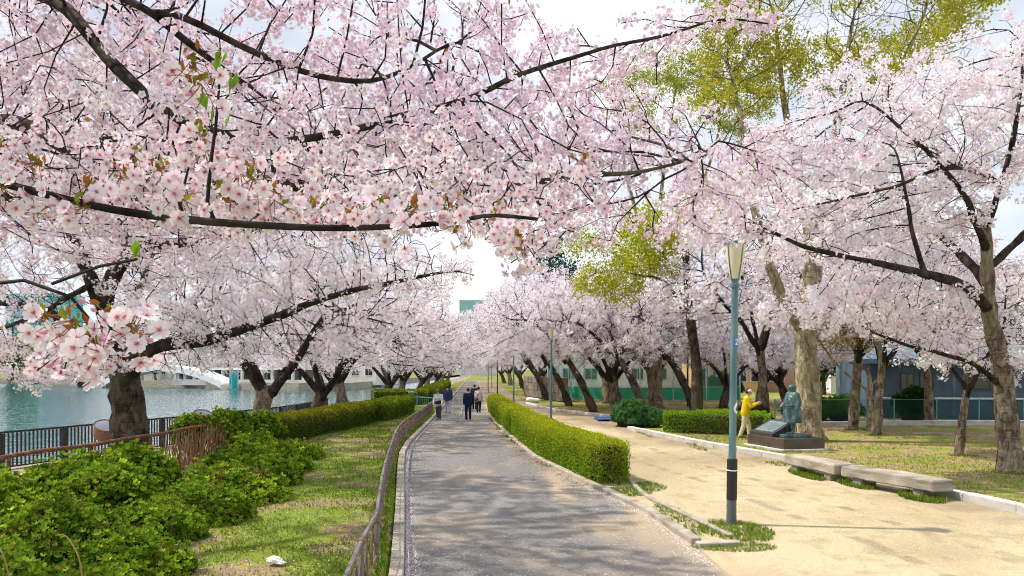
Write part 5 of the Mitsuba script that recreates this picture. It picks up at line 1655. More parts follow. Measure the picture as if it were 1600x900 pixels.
def wedge(u0, u1, w0, w1, zl, zh, z0):
    pts = np.array([P3(u0, w0, z0), P3(u1, w0, z0), P3(u0, w1, z0), P3(u1, w1, z0), P3(u0, w0, zl), P3(u0, w1, zl), P3(u1, w0, zh), P3(u1, w1, zh)])
    m = m3.Manifold.hull_points(pts.astype(np.float32)).to_mesh()
    return trimesh.Trimesh(m.vert_properties[:, :3], m.tri_verts, process=False)


part(key, 'body', mikit.ply(wedge(u0, u1, w0, w1, .48, .86, .382), 'granite_black'))


def on_slope(ua, ub, wa, wb, lift, thick):
    f = lambda u: .48 + (.86 - .48) * (u - u0) / (u1 - u0)
    pts = np.array([P3(u, w, f(u) + dz) for u in (ua, ub) for w in (wa, wb) for dz in (lift, lift + thick)])
    m = m3.Manifold.hull_points(pts.astype(np.float32)).to_mesh()
    return trimesh.Trimesh(m.vert_properties[:, :3], m.tri_verts, process=False)


pk = part(key, 'plate', mikit.ply(on_slope(u0 + .10, u1 - .10, w0 + .14, w1 - .14, -.005, .017), 'plate_grey'))
rng = np.random.default_rng(3)
for k in range(9):                               # engraved lines, unreadable in the photograph: plain strokes
    w_ = w0 + .22 + k * .095
    part(pk, 'engraved_line', mikit.ply(on_slope(u0 + .16, u1 - .16 - rng.random() * .1, w_, w_ + .018, .0125, .0015), 'granite_black'))
# ------------------------------------------------------------------ people: continuous bodies from joints
SPH = {}


def ball(p, r, seg=12):
    s = SPH.setdefault(seg, m3.Manifold.sphere(1.0, seg))
    r = np.broadcast_to(r, 3)
    return s.scale([float(x) for x in r]).translate([float(x) for x in p])


def bone(p0, r0, p1, r1, seg=12):
    return m3.Manifold.batch_hull([ball(p0, r0, seg), ball(p1, r1, seg)])


def chain(pts, seg=12):
    """Hulls between successive (point, radius) pairs."""
    return [bone(pts[k][0], pts[k][1], pts[k + 1][0], pts[k + 1][1], seg) for k in range(len(pts) - 1)]


def blend(ms, edge=0.035, it=8):
    m = m3.Manifold.batch_boolean(ms, m3.OpType.Add).refine_to_length(edge).to_mesh()
    t = trimesh.Trimesh(m.vert_properties[:, :3], m.tri_verts, process=True)
    if it:
        trimesh.smoothing.filter_taubin(t, lamb=0.5, nu=0.53, iterations=it)
    return t


def hand_bones(wrist, elbow, curl=0.5, side=1, k=1.0):
    w, e = np.asarray(wrist, float), np.asarray(elbow, float)
    f = norm(w - e)
    s = norm(np.cross(f, [0, 1, 0.01]))
    u = np.cross(s, f) * side
    out = [bone(w, .026 * k, w + f * .045 * k, (.030 * k, .030 * k, .030 * k), 8)]
    palm = w + f * .085 * k
    out.append(bone(w + f * .03 * k, .026 * k, palm, .030 * k, 8))
    for q, (o, L) in enumerate(((-.030, .062), (-.010, .072), (.010, .066), (.029, .052))):
        b = palm + s * o * k
        m_ = b + norm(f + u * curl * .5) * L * .5 * k
        t_ = m_ + norm(f + u * curl * 1.8) * L * .5 * k
        out += chain([(b, .0105 * k), (m_, .0095 * k), (t_, .0080 * k)], 8)
    b = w + f * .03 * k - s * .024 * k
    m_ = b + norm(f * .7 - s * .8 + u * .4) * .035 * k
    out += chain([(b, .013 * k), (m_, .0115 * k), (m_ + norm(f + u * .5 - s * .1) * .03 * k, .0095 * k)], 8)
    return out


solid('skin', (0.52, 0.34, 0.25), 0.6, 0.3)
solid('black_hair', (0.02, 0.017, 0.016), 0.6, 0.3)
CLOTH = {}


def cloth(c):
    k = 'cloth_' + '_'.join(f'{int(x * 1000)}' for x in c)
    if k not in CLOTH:
        CLOTH[k] = solid(k, c, 0.9, 0.15, sheen=0.3)
    return k


def person(label, x, y, heading, J, clothes, scale=1.0, group=None, z=0.0, skin='skin', seg=12, base='person', cat='person', statue=False, hair='black_hair', coat=None):
    """J: joints in a frame that looks along +x, left is +y. heading: degrees of that x axis in the scene."""
    key = name(base) if not statue else None
    M = T().translate([x, y, z]).rotate([0, 0, 1], heading).scale([scale * (1.30 if statue else 1), scale * (1.22 if statue else 1), scale])
    hip, chest, neck, head = (np.array(J[k], float) for k in ('hip', 'chest', 'neck', 'head'))
    fwd = norm(np.array(J.get('look', (1, 0, -.05)), float))
    ms = []
    ms += [bone(hip + [0, .085, 0], .105, hip + [0, -.085, 0], .105), bone(hip + [0, .07, .02], (.10, .10, .10), chest + [0, .09, -.12], (.095, .10, .12)), bone(hip + [0, -.07, .02], .10, chest + [0, -.09, -.12], (.095, .10, .12))]
    ms += [bone(chest + [0, .10, -.1], (.10, .09, .12), chest + [0, -.10, -.1], (.10, .09, .12)), bone(chest + [0, .13, .03], .07, chest + [0, -.13, .03], .07), bone(chest, .08, neck, .058), bone(neck, .056, head - [0, 0, .07], .055)]
    limbs = {}
    for s, sg in (('l', 1), ('r', -1)):
        sh, el, wr = np.array(J['sh' + s], float), np.array(J['el' + s], float), np.array(J['wr' + s], float)
        hp, kn, an = hip + [0, sg * .09, -.03], np.array(J['kn' + s], float), np.array(J['an' + s], float)
        toe = np.array(J.get('toe' + s, an + [.17, 0, -.045]), float)
        limbs[s] = (sh, el, wr, hp, kn, an, toe)
        ms += chain([(chest + [0, sg * .12, .02], .065), (sh, .060), (el, .043), (wr, .029)], seg)
        ms += chain([(hp, .092), (kn, .058), (an, .042)], seg)
        ms += chain([(an + [0, 0, -.02], .040), (toe, .030)], seg)
        ms += hand_bones(wr, el, .55, sg)
    up = norm(head - neck)
    sd = np.cross(up, fwd)
    hd = [ball(head, (.090, .078, .112), 16), ball(head + fwd * .035 - up * .055, (.062, .056, .062), 12)]
    hd += [bone(head + fwd * .088 - up * .012, .012, head + fwd * .108 - up * .032, .013, 8)]                 # nose
    hd += [ball(head + sd * q * .078 - up * .012, (.022, .012, .032), 8) for q in (-1, 1)]                     # ears
    hd += [bone(head + fwd * .085 + sd * .035 + up * .022, .012, head + fwd * .085 - sd * .035 + up * .022, .012, 8)]  # brow
    hd += [bone(head + fwd * .088 + sd * .020 - up * .062, .009, head + fwd * .088 - sd * .020 - up * .062, .009, 8)]  # mouth
    body = blend(ms + hd, .03, 5)
    if statue:
        return ms, hd, limbs, M, (hip, chest, neck, head, fwd, up, sd)
    tag(key, label, cat, group)
    scene[key] = {**mikit.ply(body, skin, smooth=True), 'to_world': M}
    def add(nm, mesh, b, lab=None):
        part(key, nm, {**mikit.ply(mesh, b, smooth=True), 'to_world': M}, lab)
    # eyes
    add('eyes', join([trimesh.creation.icosphere(1, .011).apply_translation(head + fwd * .083 + sd * q * .032 + up * .004) for q in (-1, 1)]), 'black_hair')
    j = clothes.get('jacket')
    if j:
        hem = clothes.get('hem', 0.06)
        g = 1.17
        ms = [bone(chest + [0, .10, -.1], np.array((.115, .10, .14)) * 1.08, chest + [0, -.10, -.1], np.array((.115, .10, .14)) * 1.08), bone(chest + [0, .13, .03], .084, chest + [0, -.13, .03], .084), bone(chest, .095, neck - [0, 0, .035], .070)]
        ms += [bone(chest + [0, .09, -.12], .125, hip + [0, .075, hem], .132), bone(chest + [0, -.09, -.12], .125, hip + [0, -.075, hem], .132), bone(hip + [0, .085, hem], .130, hip + [0, -.085, hem], .130), bone(hip + [0, .085, -.06], .128, hip + [0, -.085, hem], .13), bone(hip + [0, -.085, -.06], .128, hip + [0, .085, hem], .13)]
        for s, sg in (('l', 1), ('r', -1)):
            sh, el, wr = limbs[s][:3]
            ms += chain([(chest + [0, sg * .12, .02], .080), (sh, .077), (el, .060), (wr + norm(el - wr) * .02, .046)], seg)
        add('jacket', blend(ms, .03, 4), cloth(j))
    t = clothes['trousers']
    ms = [bone(hip + [0, .085, .04], .118, hip + [0, -.085, .04], .118), bone(hip + [0, .085, -.04], .115, hip + [0, -.085, -.04], .115)]
    for s, sg in (('l', 1), ('r', -1)):
        _, _, _, hp, kn, an, toe = limbs[s]
        ms += chain([(hp, .108), (kn, .080), (an + [0, 0, .01], .066)], seg)
    add('trousers', blend(ms, .03, 4), cloth(t))
    for s in 'lr':
        an, toe = limbs[s][5:]
        add('shoe', blend(chain([(an + [-.02, 0, -.03], .048), (an * .4 + toe * .6, .044), (toe, .036)], seg), .02, 2), cloth(clothes.get('shoes', (.03, .03, .03))))
    if 'cap' in clothes:
        cp = ball(head + up * .035, (.104, .094, .085), 16) - ball(head - up * .10 + fwd * .01, (.3, .3, .112), 12)
        add('cap', blend([cp, bone(head + fwd * .08 + up * .045, (.03, .06, .012), head + fwd * .15 + up * .03, (.03, .05, .010), 10)], .03, 2), cloth(clothes['cap']))
    hr = m3.Manifold.batch_boolean([ball(head + up * .018 - fwd * .012, (.098, .088, .112), 16), ball(head + fwd * .085 - up * .055, (.085, .11, .10), 12)], m3.OpType.Subtract)
    add('hair', blend([hr], .03, 2), cloth(clothes['hair']) if 'hair' in clothes else hair)
    return key


def stand(step=0.0, bend=0.0, arms=((.02, .0), (.02, .0)), lean=0.0, crouch=0.0):
    """A walking or standing pose: step is the stride, arms the swing of upper arm and forearm (x of elbow, x of wrist relative)."""
    hip = np.array([0, 0, .93 - abs(step) * .05 - crouch])
    chest = hip + [lean * .42 + .01, 0, .45]
    neck = chest + [lean * .12 + .005, 0, .10]
    head = neck + [lean * .12 + .03, 0, .155]
    J = dict(hip=hip, chest=chest, neck=neck, head=head)
    for s, sg, st in (('l', 1, step), ('r', -1, -step)):
        J['an' + s] = np.array([st * .5, sg * .095, .085 + max(0, -st) * .10])
        J['kn' + s] = np.array([st * .28 + .035 + abs(step) * .05, sg * .098, .50])
        J['toe' + s] = J['an' + s] + [.17, sg * .02, -.048 - max(0, -st) * .03]
    for (s, sg), (ex_, wx) in zip((('l', 1), ('r', -1)), arms):
        sh = chest + [0, sg * .19, .03]
        J['sh' + s] = sh
        J['el' + s] = sh + [ex_, sg * .055, -math.sqrt(max(.29 ** 2 - ex_ ** 2, .01))]
        J['wr' + s] = J['el' + s] + [wx, -sg * .01, -math.sqrt(max(.25 ** 2 - wx ** 2, .0))]
    return J


# walkers on the path (heading: 90 = walking away, 270 = coming closer)
person('person in a dark navy suit walking away down the middle of the path', -2.16, 36.3, 97, stand(.22, arms=((-.05, .03), (.06, .06))), dict(jacket=(.012, .022, .06), trousers=(.012, .02, .05), hem=-.06, hair=(.03, .028, .027)), 0.90)
key = thing('carrier_bag', 'white carrier bag in the left hand of the person in the navy suit', 'bag')
bm = blend([bone((0, 0, 0), (.05, .13, .05), (0, 0, .28), (.035, .10, .03))], .03, 2)
part(key, 'bag', mikit.ply(bm.apply_translation((-2.46, 36.25, .26)), 'white_print', smooth=True))
part(key, 'handle', mikit.ply(tube([(-2.46, 36.25, .57), (-2.43, 36.25, .69), (-2.40, 36.25, .57)], .008, 6), 'white_print'))
J = stand(.30, arms=((.08, .12), (-.02, .14)), lean=.28, crouch=.05)
key = person('person in a white jacket and dark cap walking closer along the left kerb', -3.62, 36.4, 262, J, dict(jacket=(.68, .70, .76), trousers=(.07, .085, .09), cap=(.08, .12, .14), shoes=(.25, .16, .12)), 0.90)
wk = thing('waist_bag', 'dark bag slung at the waist of the person in the white jacket', 'bag')
part(wk, 'pouch', mikit.ply(blend([bone((-3.73, 36.18, .86), (.09, .05, .07), (-3.51, 36.18, .88), (.09, .05, .08))], .03, 2), cloth((.025, .03, .05)), smooth=True))
part(wk, 'strap', mikit.ply(tube(spline([(-3.84, 36.24, .89), (-3.62, 36.13, .93), (-3.42, 36.24, .90)], .08), .015, 6), cloth((.025, .03, .05)), smooth=True))
person('person in a blue top and pale trousers walking behind the one in the white jacket', -3.62, 41.5, 100, stand(.28, arms=((.05, .10), (-.05, .06))), dict(jacket=(.03, .055, .14), trousers=(.42, .46, .55), hem=.04), 0.92)
person('person in a pale blouse and dark trousers walking away on the right of the path', -1.92, 42.2, 85, stand(.26, arms=((.02, .10), (-.04, .08))), dict(jacket=(.56, .50, .52), trousers=(.03, .025, .03), hem=.05, hair=(.035, .022, .018)), 0.86)
wk = thing('shoulder_bag', 'brown shoulder bag of the person in the pale blouse', 'bag')
part(wk, 'pouch', mikit.ply(blend([bone((-2.11, 42.0, .80), (.06, .06, .10), (-2.0, 41.94, .80), (.07, .07, .11))], .03, 2), cloth((.16, .07, .06)), smooth=True))
part(wk, 'strap', mikit.ply(tube(spline([(-2.11, 42.0, .88), (-1.93, 42.02, 1.08), (-1.82, 42.15, 1.24)], .06), .014, 6), cloth((.16, .07, .06)), smooth=True))
person('person in dark clothes half hidden beyond the one in the pale blouse', -2.32, 45.5, 90, stand(.2), dict(jacket=(.025, .025, .035), trousers=(.03, .03, .035)), 0.9)
J = stand(.34, arms=((.12, .23), (.10, .235)), lean=.12)
for s in 'lr':
    J['wr' + s] = J['el' + s] + [.22, -.06 if s == 'l' else .06, .10]
J['look'] = (1, 0, -.25)
person('person in a yellow jacket and white cap walking beside the statue, hands raised in front', 8.35, 26.4, -8, J, dict(jacket=(.62, .42, .012), trousers=(.55, .48, .32), cap=(.72, .70, .68), shoes=(.18, .14, .09), hem=.0), 1.04)
# ------------------------------------------------------------------ the bronze statue: a stout figure in a long coat, facing left
J = stand(.06, arms=((-.05, .05), (.08, .13)))
J['toel'], J['toer'] = J['anl'] + [.19, .03, -.05], J['anr'] + [.19, -.03, -.05]
SX, SY = A + ex * .66 + ey * .48
ms, hd, limbs, M, (hip, chest, neck, head, fwd, up, sd) = person('', SX, SY, 186, J, {}, 0.88, z=.475, statue=True)
key = thing('bronze_statue', 'verdigris bronze statue of a stout standing figure in a knee length coat facing left', 'statue')
scene[key] = {**mikit.ply(blend(ms + hd, .03, 5), 'bronze', smooth=True), 'to_world': M}
cm = [bone(chest + [0, .10, -.1], (.17, .14, .16), chest + [0, -.10, -.1], (.17, .14, .16)), bone(chest + [0, .16, .02], .10, chest + [0, -.16, .02], .10), bone(chest, .12, neck - [0, 0, .02], .085)]
cm += [bone(chest + [.02, .08, -.15], (.18, .15, .15), hip + [.03, .09, .0], (.20, .16, .14)), bone(chest + [.02, -.08, -.15], (.18, .15, .15), hip + [.03, -.09, 0], (.20, .16, .14)), bone(hip + [.03, .09, 0], (.20, .15, .12), hip + [.03, -.09, 0], (.20, .15, .12))]
cm += [m3.Manifold.batch_hull([ball(hip + [.02, q * .09, 0], (.20, .16, .10)) for q in (-1, 1)] + [ball(hip + [.02, q * .11, -.50], (.23, .17, .02)) for q in (-1, 1)])]
for s, sg in (('l', 1), ('r', -1)):
    sh, el, wr = limbs[s][:3]
    cm += chain([(chest + [0, sg * .12, .02], .105), (sh, .105), (el, .085), (wr + norm(el - wr) * .03, .068)])
coat = blend(cm, .028, 4)
v = np.array(coat.vertices)
fold = np.clip((hip[2] + .2 - v[:, 2]) / .5, 0, 1)
ang = np.arctan2(v[:, 1], v[:, 0] - hip[0])
v[:, :2] += (v[:, :2] - hip[:2]) * (np.sin(ang * 9 + v[:, 2] * 3) * .05 * fold)[:, None]
v += (meshkit.fbm(v * 9, 3)[:, None] - .5) * .02
part(key, 'coat', {**mikit.ply(trimesh.Trimesh(v, coat.faces, process=False), 'bronze', smooth=True), 'to_world': M})
part(key, 'belt', {**mikit.ply(tube([(hip[0] + .03 + np.cos(t) * .225, np.sin(t) * .26, hip[2] + .10) for t in np.linspace(0, 2 * np.pi, 25)], .018, 8), 'bronze', smooth=True), 'to_world': M})
hr = m3.Manifold.batch_boolean([ball(head + up * .02 - fwd * .012, (.102, .092, .112), 16), ball(head + fwd * .085 - up * .06, (.085, .12, .10), 12)], m3.OpType.Subtract)
part(key, 'hair', {**mikit.ply(blend([hr], .03, 2), 'bronze', smooth=True), 'to_world': M})
part(key, 'base', mikit.ply(box(.86, .66, .10, (SX + .02, SY, .382), math.radians(6), .015), 'bronze'))
# ------------------------------------------------------------------ buildings and walls beyond
solid('window_dark', (0.03, 0.035, 0.045), 0.12, 0.8)
solid('frame_white', (0.62, 0.62, 0.60), 0.5, 0.4)
solid('frame_dark', (0.05, 0.055, 0.065), 0.5, 0.4)
streaked('blue_siding', (0.055, 0.09, 0.135), (0.085, 0.13, 0.185), 0.6, 1.2, 0.6)
streaked('blue_roof', (0.07, 0.125, 0.185), (0.12, 0.19, 0.26), 0.5, 2.0, 1.0)
streaked('orange_wall', (0.58, 0.36, 0.17), (0.66, 0.44, 0.23), 0.8, 0.5, 0.5)
streaked('red_wall', (0.46, 0.27, 0.20), (0.54, 0.33, 0.25), 0.8, 0.5, 0.5)
streaked('white_wall', (0.60, 0.60, 0.60), (0.72, 0.72, 0.72), 0.8, 0.4, 0.3)
streaked('grey_wall', (0.34, 0.35, 0.36), (0.45, 0.46, 0.47), 0.8, 0.4, 0.3)
streaked('stone_wall_mat', (0.13, 0.10, 0.085), (0.25, 0.205, 0.17), 0.9, 2.5, 1.2)
scene['teal_glass'] = {'type': 'twosided', 'bsdf': {'type': 'principled', 'base_color': rgb(0.10, 0.42, 0.44), 'roughness': 0.15, 'specular': 0.7}}
scene['blue_glass'] = {'type': 'twosided', 'bsdf': {'type': 'principled', 'base_color': rgb(0.20, 0.30, 0.48), 'roughness': 0.15, 'specular': 0.7}}
scene['court_net'] = {'type': 'mask', 'opacity': 0.42, 'bsdf': {'type': 'twosided', 'bsdf': {'type': 'diffuse', 'reflectance': rgb(0.16, 0.42, 0.36)}}}
scene['mesh_net'] = {'type': 'mask', 'opacity': 0.25, 'bsdf': {'type': 'twosided', 'bsdf': {'type': 'diffuse', 'reflectance': rgb(0.015, 0.09, 0.075)}}}
solid('court_green', (0.05, 0.42, 0.24), 0.6, 0.3)
solid('net_post', (0.45, 0.56, 0.55), 0.5, 0.4)
solid('tarp_blue', (0.03, 0.09, 0.28), 0.5, 0.4)
solid('tarp_teal', (0.03, 0.38, 0.40), 0.5, 0.4)


class Facade:
    """A wall plane from ground point a to b: u runs along it in metres, z up; n points to the viewer's side."""

    def __init__(self, a, b):
        self.a, self.b = np.asarray(a, float), np.asarray(b, float)
        self.L = np.linalg.norm(self.b - self.a)
        self.t = (self.b - self.a) / self.L
        self.n = np.array([self.t[1], -self.t[0]])
        self.yaw = math.atan2(self.t[1], self.t[0])

    def box(self, u0, u1, z0, z1, d0, d1, bevel=0):
        """A box from u0 to u1 and z0 to z1, from d0 to d1 metres proud of the wall."""
        c = self.a + self.t * (u0 + u1) / 2 + self.n * (d0 + d1) / 2
        return box(u1 - u0, abs(d1 - d0), z1 - z0, (*c, z0), self.yaw, bevel)


def windows(key, fc, spots, frame='frame_white', fw=.06, mullion=True):
    for (u0, u1, z0, z1) in spots:
        wk = part(key, 'window', mikit.ply(fc.box(u0, u1, z0, z1, -.06, .034), 'window_dark'))
        fr = [fc.box(u0 - fw, u1 + fw, z1, z1 + fw, -.02, .075), fc.box(u0 - fw, u1 + fw, z0 - fw, z0, -.02, .09), fc.box(u0 - fw, u0, z0, z1, -.02, .07), fc.box(u1, u1 + fw, z0, z1, -.02, .07)]
        if mullion:
            fr.append(fc.box((u0 + u1) / 2 - fw * .4, (u0 + u1) / 2 + fw * .4, z0, z1, .035, .06))
        part(wk, 'frame', mikit.ply(join(fr), frame))


# the low blue building at the right
key = thing('blue_building', 'low dark blue sided building with shallow roof behind the lawn at the right', 'building')
fc = Facade((18.2, 37.6), (33.0, 34.6))
part(key, 'wall', mikit.ply(fc.box(0, fc.L, -.1, 2.9, -6, 0), 'blue_siding'))
z = .15
sid = 0
while z < 2.85:                                   # lapped boards, one by one
    if not .95 < z < 1.05:
        part(key, 'siding_board', mikit.ply(fc.box(0, fc.L, z, z + .235, .002, .022 + .006 * (sid % 2)), 'blue_siding'))
    sid += 1
    z += .25
part(key, 'sill_band', mikit.ply(fc.box(-.02, fc.L, 1.02, 1.09, .03, .16), 'white_wall'))
for u in (0.0, 3.9, 9.2, 13.0):
    part(key, 'corner_board', mikit.ply(fc.box(u, u + .12, .1, 2.85, .02, .05), 'blue_roof'))
windows(key, fc, [(1.55, 2.1, 1.5, 2.25), (2.45, 3.0, 1.5, 2.3), (4.7, 6.5, 1.55, 2.4), (8.8, 10.6, 1.45, 2.25), (12.2, 13.6, 1.5, 2.3)], 'frame_dark', .05)
rv = np.array([[-.4, 3.02, .55], [fc.L + .4, 3.3, .55], [fc.L + .4, 4.2, -5.5], [-.4, 3.8, -5.5]])
pts = np.array([np.r_[fc.a + fc.t * u + fc.n * d, zz + dz] for (u, zz, d) in rv for dz in (0, -.16)])
m = m3.Manifold.hull_points(pts.astype(np.float32)).to_mesh()
rk = part(key, 'roof', mikit.ply(trimesh.Trimesh(m.vert_properties[:, :3], m.tri_verts, process=False), 'blue_roof'))
for u in np.arange(0, fc.L, .55):
    q0 = np.r_[fc.a + fc.t * u + fc.n * .55, 3.03 + .28 * u / fc.L + .015]
    q1 = np.r_[fc.a + fc.t * u - fc.n * 5.4, 3.8 + .4 * u / fc.L + .015]
    part(rk, 'roof_rib', mikit.ply(beam(q0, q1, .04, .05), 'blue_roof'))
part(key, 'gutter', mikit.ply(fc.box(-.4, fc.L + .4, 2.78, 2.90, .5, .62), 'blue_roof'))
key = thing('blue_annex', 'pale blue grey upper storey building farther back over the low blue building', 'building')
fc = Facade((24, 52), (44, 47))
part(key, 'wall', mikit.ply(fc.box(0, fc.L, -.1, 6.2, -6, 0), 'blue_roof'))
windows(key, fc, [(2 + 3 * k, 3.6 + 3 * k, 3.6, 4.9) for k in range(6)])
part(key, 'roof', mikit.ply(fc.box(-.4, fc.L + .4, 6.2, 6.5, -6.4, .5), 'grey_wall'))

# green mesh fence before it
key = thing('mesh_fence', 'low dark green mesh fence with teal posts along the back of the lawn', 'fence')
fl = resample(np.array([[12.0, 33.6], [17.2, 34.2], [22.2, 34.0], [33, 32.2]]), 2.0)
for a, b in zip(fl[:-1], fl[1:]):
    v = np.array([[*a, .08], [*b, .08], [*b, 1.08], [*a, 1.08]])
    part(key, 'mesh_panel', mikit.ply((v, np.array([[0, 1, 2], [0, 2, 3]])), 'mesh_net'))
    part(key, 'rail', mikit.ply(tube([[*a, 1.1], [*b, 1.1]], .014, 6), 'green_rail', smooth=40))
for a in fl:
    part(key, 'post', mikit.ply(tube([[*a, -.1], [*a, 1.14]], .032, 8), 'green_rail', smooth=40))

# ball court fence: green boards below, pale netting on tall posts
key = thing('court_fence', 'tall pale teal netting fence with green boards round a ball court', 'fence')
cl = resample(np.array([[3.2, 66.0], [6.2, 57.5], [17.6, 56.8]]), 2.6)
for a, b in zip(cl[:-1], cl[1:]):
    part(key, 'board', mikit.ply(beam([*a, .60], [*b, .60], .06, .95), 'court_green'))
    part(key, 'footing', mikit.ply(beam([*a, .04], [*b, .04], .16, .16), 'pale_stone'))
    v = np.array([[*a, 1.1], [*b, 1.1], [*b, 5.4], [*a, 5.4]])
    part(key, 'net', mikit.ply((v, np.array([[0, 1, 2], [0, 2, 3]])), 'court_net'))
    part(key, 'rail', mikit.ply(beam([*a, 1.13], [*b, 1.13], .08, .06), 'net_post'))
for a in cl:
    part(key, 'post', mikit.ply(tube([[*a, -.1], [*a, 5.5]], .06, 8), 'net_post', smooth=40))

# stone wall at the right of the far sand path, in blocks
key = thing('stone_wall', 'dark brown stone wall beyond the leaning cherry trees', 'wall')
wl = resample(np.array([[1.35, 69.0], [4.0, 55.5]]), 1.1)
rng = np.random.default_rng(7)
for a, b in zip(wl[:-1], wl[1:]):
    for k in range(3):
        s = rng.uniform(-.03, .03)
        part(key, 'block', mikit.ply(beam([*(a + (b - a) * .02), .34 + k * .62], [*(b - (b - a) * .02), .34 + k * .62], .5 + s, .60, .03), 'stone_wall_mat'))

# houses behind the court
def house(label, a, b, depth, h, wall, rows, cols, cat='building', roof='grey_wall', w=1.5, hh=1.4, first=1.2, balcony=False, frame='frame_white', base='apartment_building'):
    key = thing(base, label, cat)
    fc = Facade(a, b)
    part(key, 'wall', mikit.ply(fc.box(0, fc.L, -1, h, -depth, 0), wall))
    sp = fc.L / cols
    spots = [(sp * (c + .5) - w / 2, sp * (c + .5) + w / 2, first + r * 3.0, first + r * 3.0 + hh) for r in range(rows) for c in range(cols)]
    windows(key, fc, spots, frame, .09)
    if balcony:
        for r in range(1, rows):
            bk = part(key, 'balcony', mikit.ply(fc.box(.3, fc.L - .3, r * 3.0 - .1, r * 3.0 + .05, 0, 1.1), 'frame_white'))
            part(bk, 'parapet', mikit.ply(fc.box(.3, fc.L - .3, r * 3.0 + .05, r * 3.0 + .95, 1.0, 1.1), 'white_wall'))
    part(key, 'roof', mikit.ply(fc.box(-.25, fc.L + .25, h, h + .35, -depth - .25, .3), roof))
    return key


house('orange apartment block glimpsed between the lamp and the leaning trees', (19.5, 80), (27.5, 79), 10, 8.6, 'orange_wall', 3, 4, balcony=False)
house('red brick coloured block beside the orange one', (28.2, 82), (33.5, 82), 10, 8, 'red_wall', 2, 2)
house('white block with dark windows right of the tall lamp', (33.8, 78), (46, 76), 10, 10, 'white_wall', 3, 5, balcony=True)
house('long white building behind the ball court net', (3, 96), (26, 92), 8, 5.5, 'white_wall', 1, 8)
house('grey block behind the blue building', (40, 72), (66, 62), 12, 12, 'grey_wall', 4, 7)

# towers far off, at the end of the path
def tower(label, a, b, depth, h, glass, floors, bays, base='office_tower', mull='frame_white', z0=-1):
    key = thing(base, label, 'tower')
    fc = Facade(a, b)
    part(key, 'shaft', mikit.ply(fc.box(0, fc.L, z0, h, -depth, 0), glass))
    for k in range(1, floors):
        z = h * k / floors
        part(key, 'floor_band', mikit.ply(fc.box(-.1, fc.L + .1, z - .22, z + .22, -depth, .25), mull))
    for k in range(bays + 1):
        u = fc.L * k / bays
        part(key, 'mullion', mikit.ply(fc.box(u - .2, u + .2, z0, h, -.1, .4), mull))
    part(key, 'parapet', mikit.ply(fc.box(-.3, fc.L + .3, h, h + 1.6, -depth - .3, .45), mull))
    return key


scene['pale_teal'] = {'type': 'twosided', 'bsdf': {'type': 'principled', 'base_color': rgb(0.30, 0.55, 0.58), 'roughness': 0.3, 'specular': 0.5}}
tower('distant teal office tower over the path in the gap between the trees', (-35.5, 500), (-17.3, 500), 14, 48, 'pale_teal', 13, 6, mull='pale_teal')
tower('pale low office block far down the path below the teal tower', (-21, 300), (-6.5, 300), 12, 9.5, 'white_wall', 4, 6)
# ------------------------------------------------------------------ the far bank: towers, low buildings, bridge
tower('turquoise glass tower across the river at the left edge', (-155, 226), (-141, 222), 14, 24, 'teal_glass', 8, 5, mull='tarp_teal', z0=-.8)
tower('violet blue glass block next to the turquoise tower across the river', (-140.5, 222), (-131, 221), 12, 14, 'blue_glass', 5, 4, mull='blue_glass', z0=-.8)
house('long grey quay building on the far bank behind the blossom', (-128, 214), (-104, 198), 10, 9, 'grey_wall', 2, 9, w=1.6)
house('white low block on the far bank behind the bridge', (-98, 196), (-60, 168), 10, 8, 'grey_wall', 2, 12, w=2.0)
house('pale block on the far bank right of the bridge', (-56, 172), (-30, 162), 10, 7, 'white_wall', 2, 8, w=1.8)

key = thing('footbridge', 'white arched footbridge with a row of dark openings over the river', 'bridge')
b0, b1 = np.array([-88.0, 160.0]), np.array([-56.5, 148.0])
fc = Facade(b0, b1)
n = 25
up_, lo_ = [], []
for k in range(n):
    u = k / (n - 1)
    zz = -1.0 + 3.6 * (1 - (2 * u - 1) ** 2)
    c = b0 + (b1 - b0) * u
    up_.append(np.r_[c, zz])
solid('bright_white', (0.82, 0.83, 0.84), 0.5, 0.4)
for s in (-1.6, 1.9):
    part(key, 'arch_rib', mikit.ply(trimesh.util.concatenate([beam(np.r_[p[:2] + fc.n * s, p[2]], np.r_[q[:2] + fc.n * s, q[2]], .5, 1.0) for p, q in zip(up_[:-1], up_[1:])]), 'bright_white'))
part(key, 'deck', mikit.ply(trimesh.util.concatenate([beam(p + [0, 0, .62], q + [0, 0, .62], 4.2, .2) for p, q in zip(up_[:-1], up_[1:])]), 'white_wall'))
part(key, 'handrail', mikit.ply(trimesh.util.concatenate([beam(np.r_[p[:2] + fc.n * 2.0, p[2] + 1.7], np.r_[q[:2] + fc.n * 2.0, q[2] + 1.7], .12, .12) for p, q in zip(up_[:-1], up_[1:])]), 'bright_white'))
for p in up_[1:-1]:
    part(key, 'baluster', mikit.ply(box(.12, .12, 1.0, (*(p[:2] + fc.n * 2.0), p[2] + .7)), 'bright_white'))
for u in (-1.5, fc.L - .5):
    part(key, 'abutment', mikit.ply(fc.box(u, u + 2.0, -2.6, -.5, -2.4, 2.4), 'pale_stone'))
key = thing('boathouse', 'low white gallery with dark openings on the quay behind the arched footbridge', 'building')
gf = Facade(b0 + fc.t * 14 - fc.n * 5, b1 + fc.t * 14 - fc.n * 5)
part(key, 'back_wall', mikit.ply(gf.box(0, gf.L, -.6, 2.5, -3, -1.2), 'window_dark'))
part(key, 'roof', mikit.ply(gf.box(-.5, gf.L + .5, 2.35, 2.85, -3.2, .6), 'bright_white'))
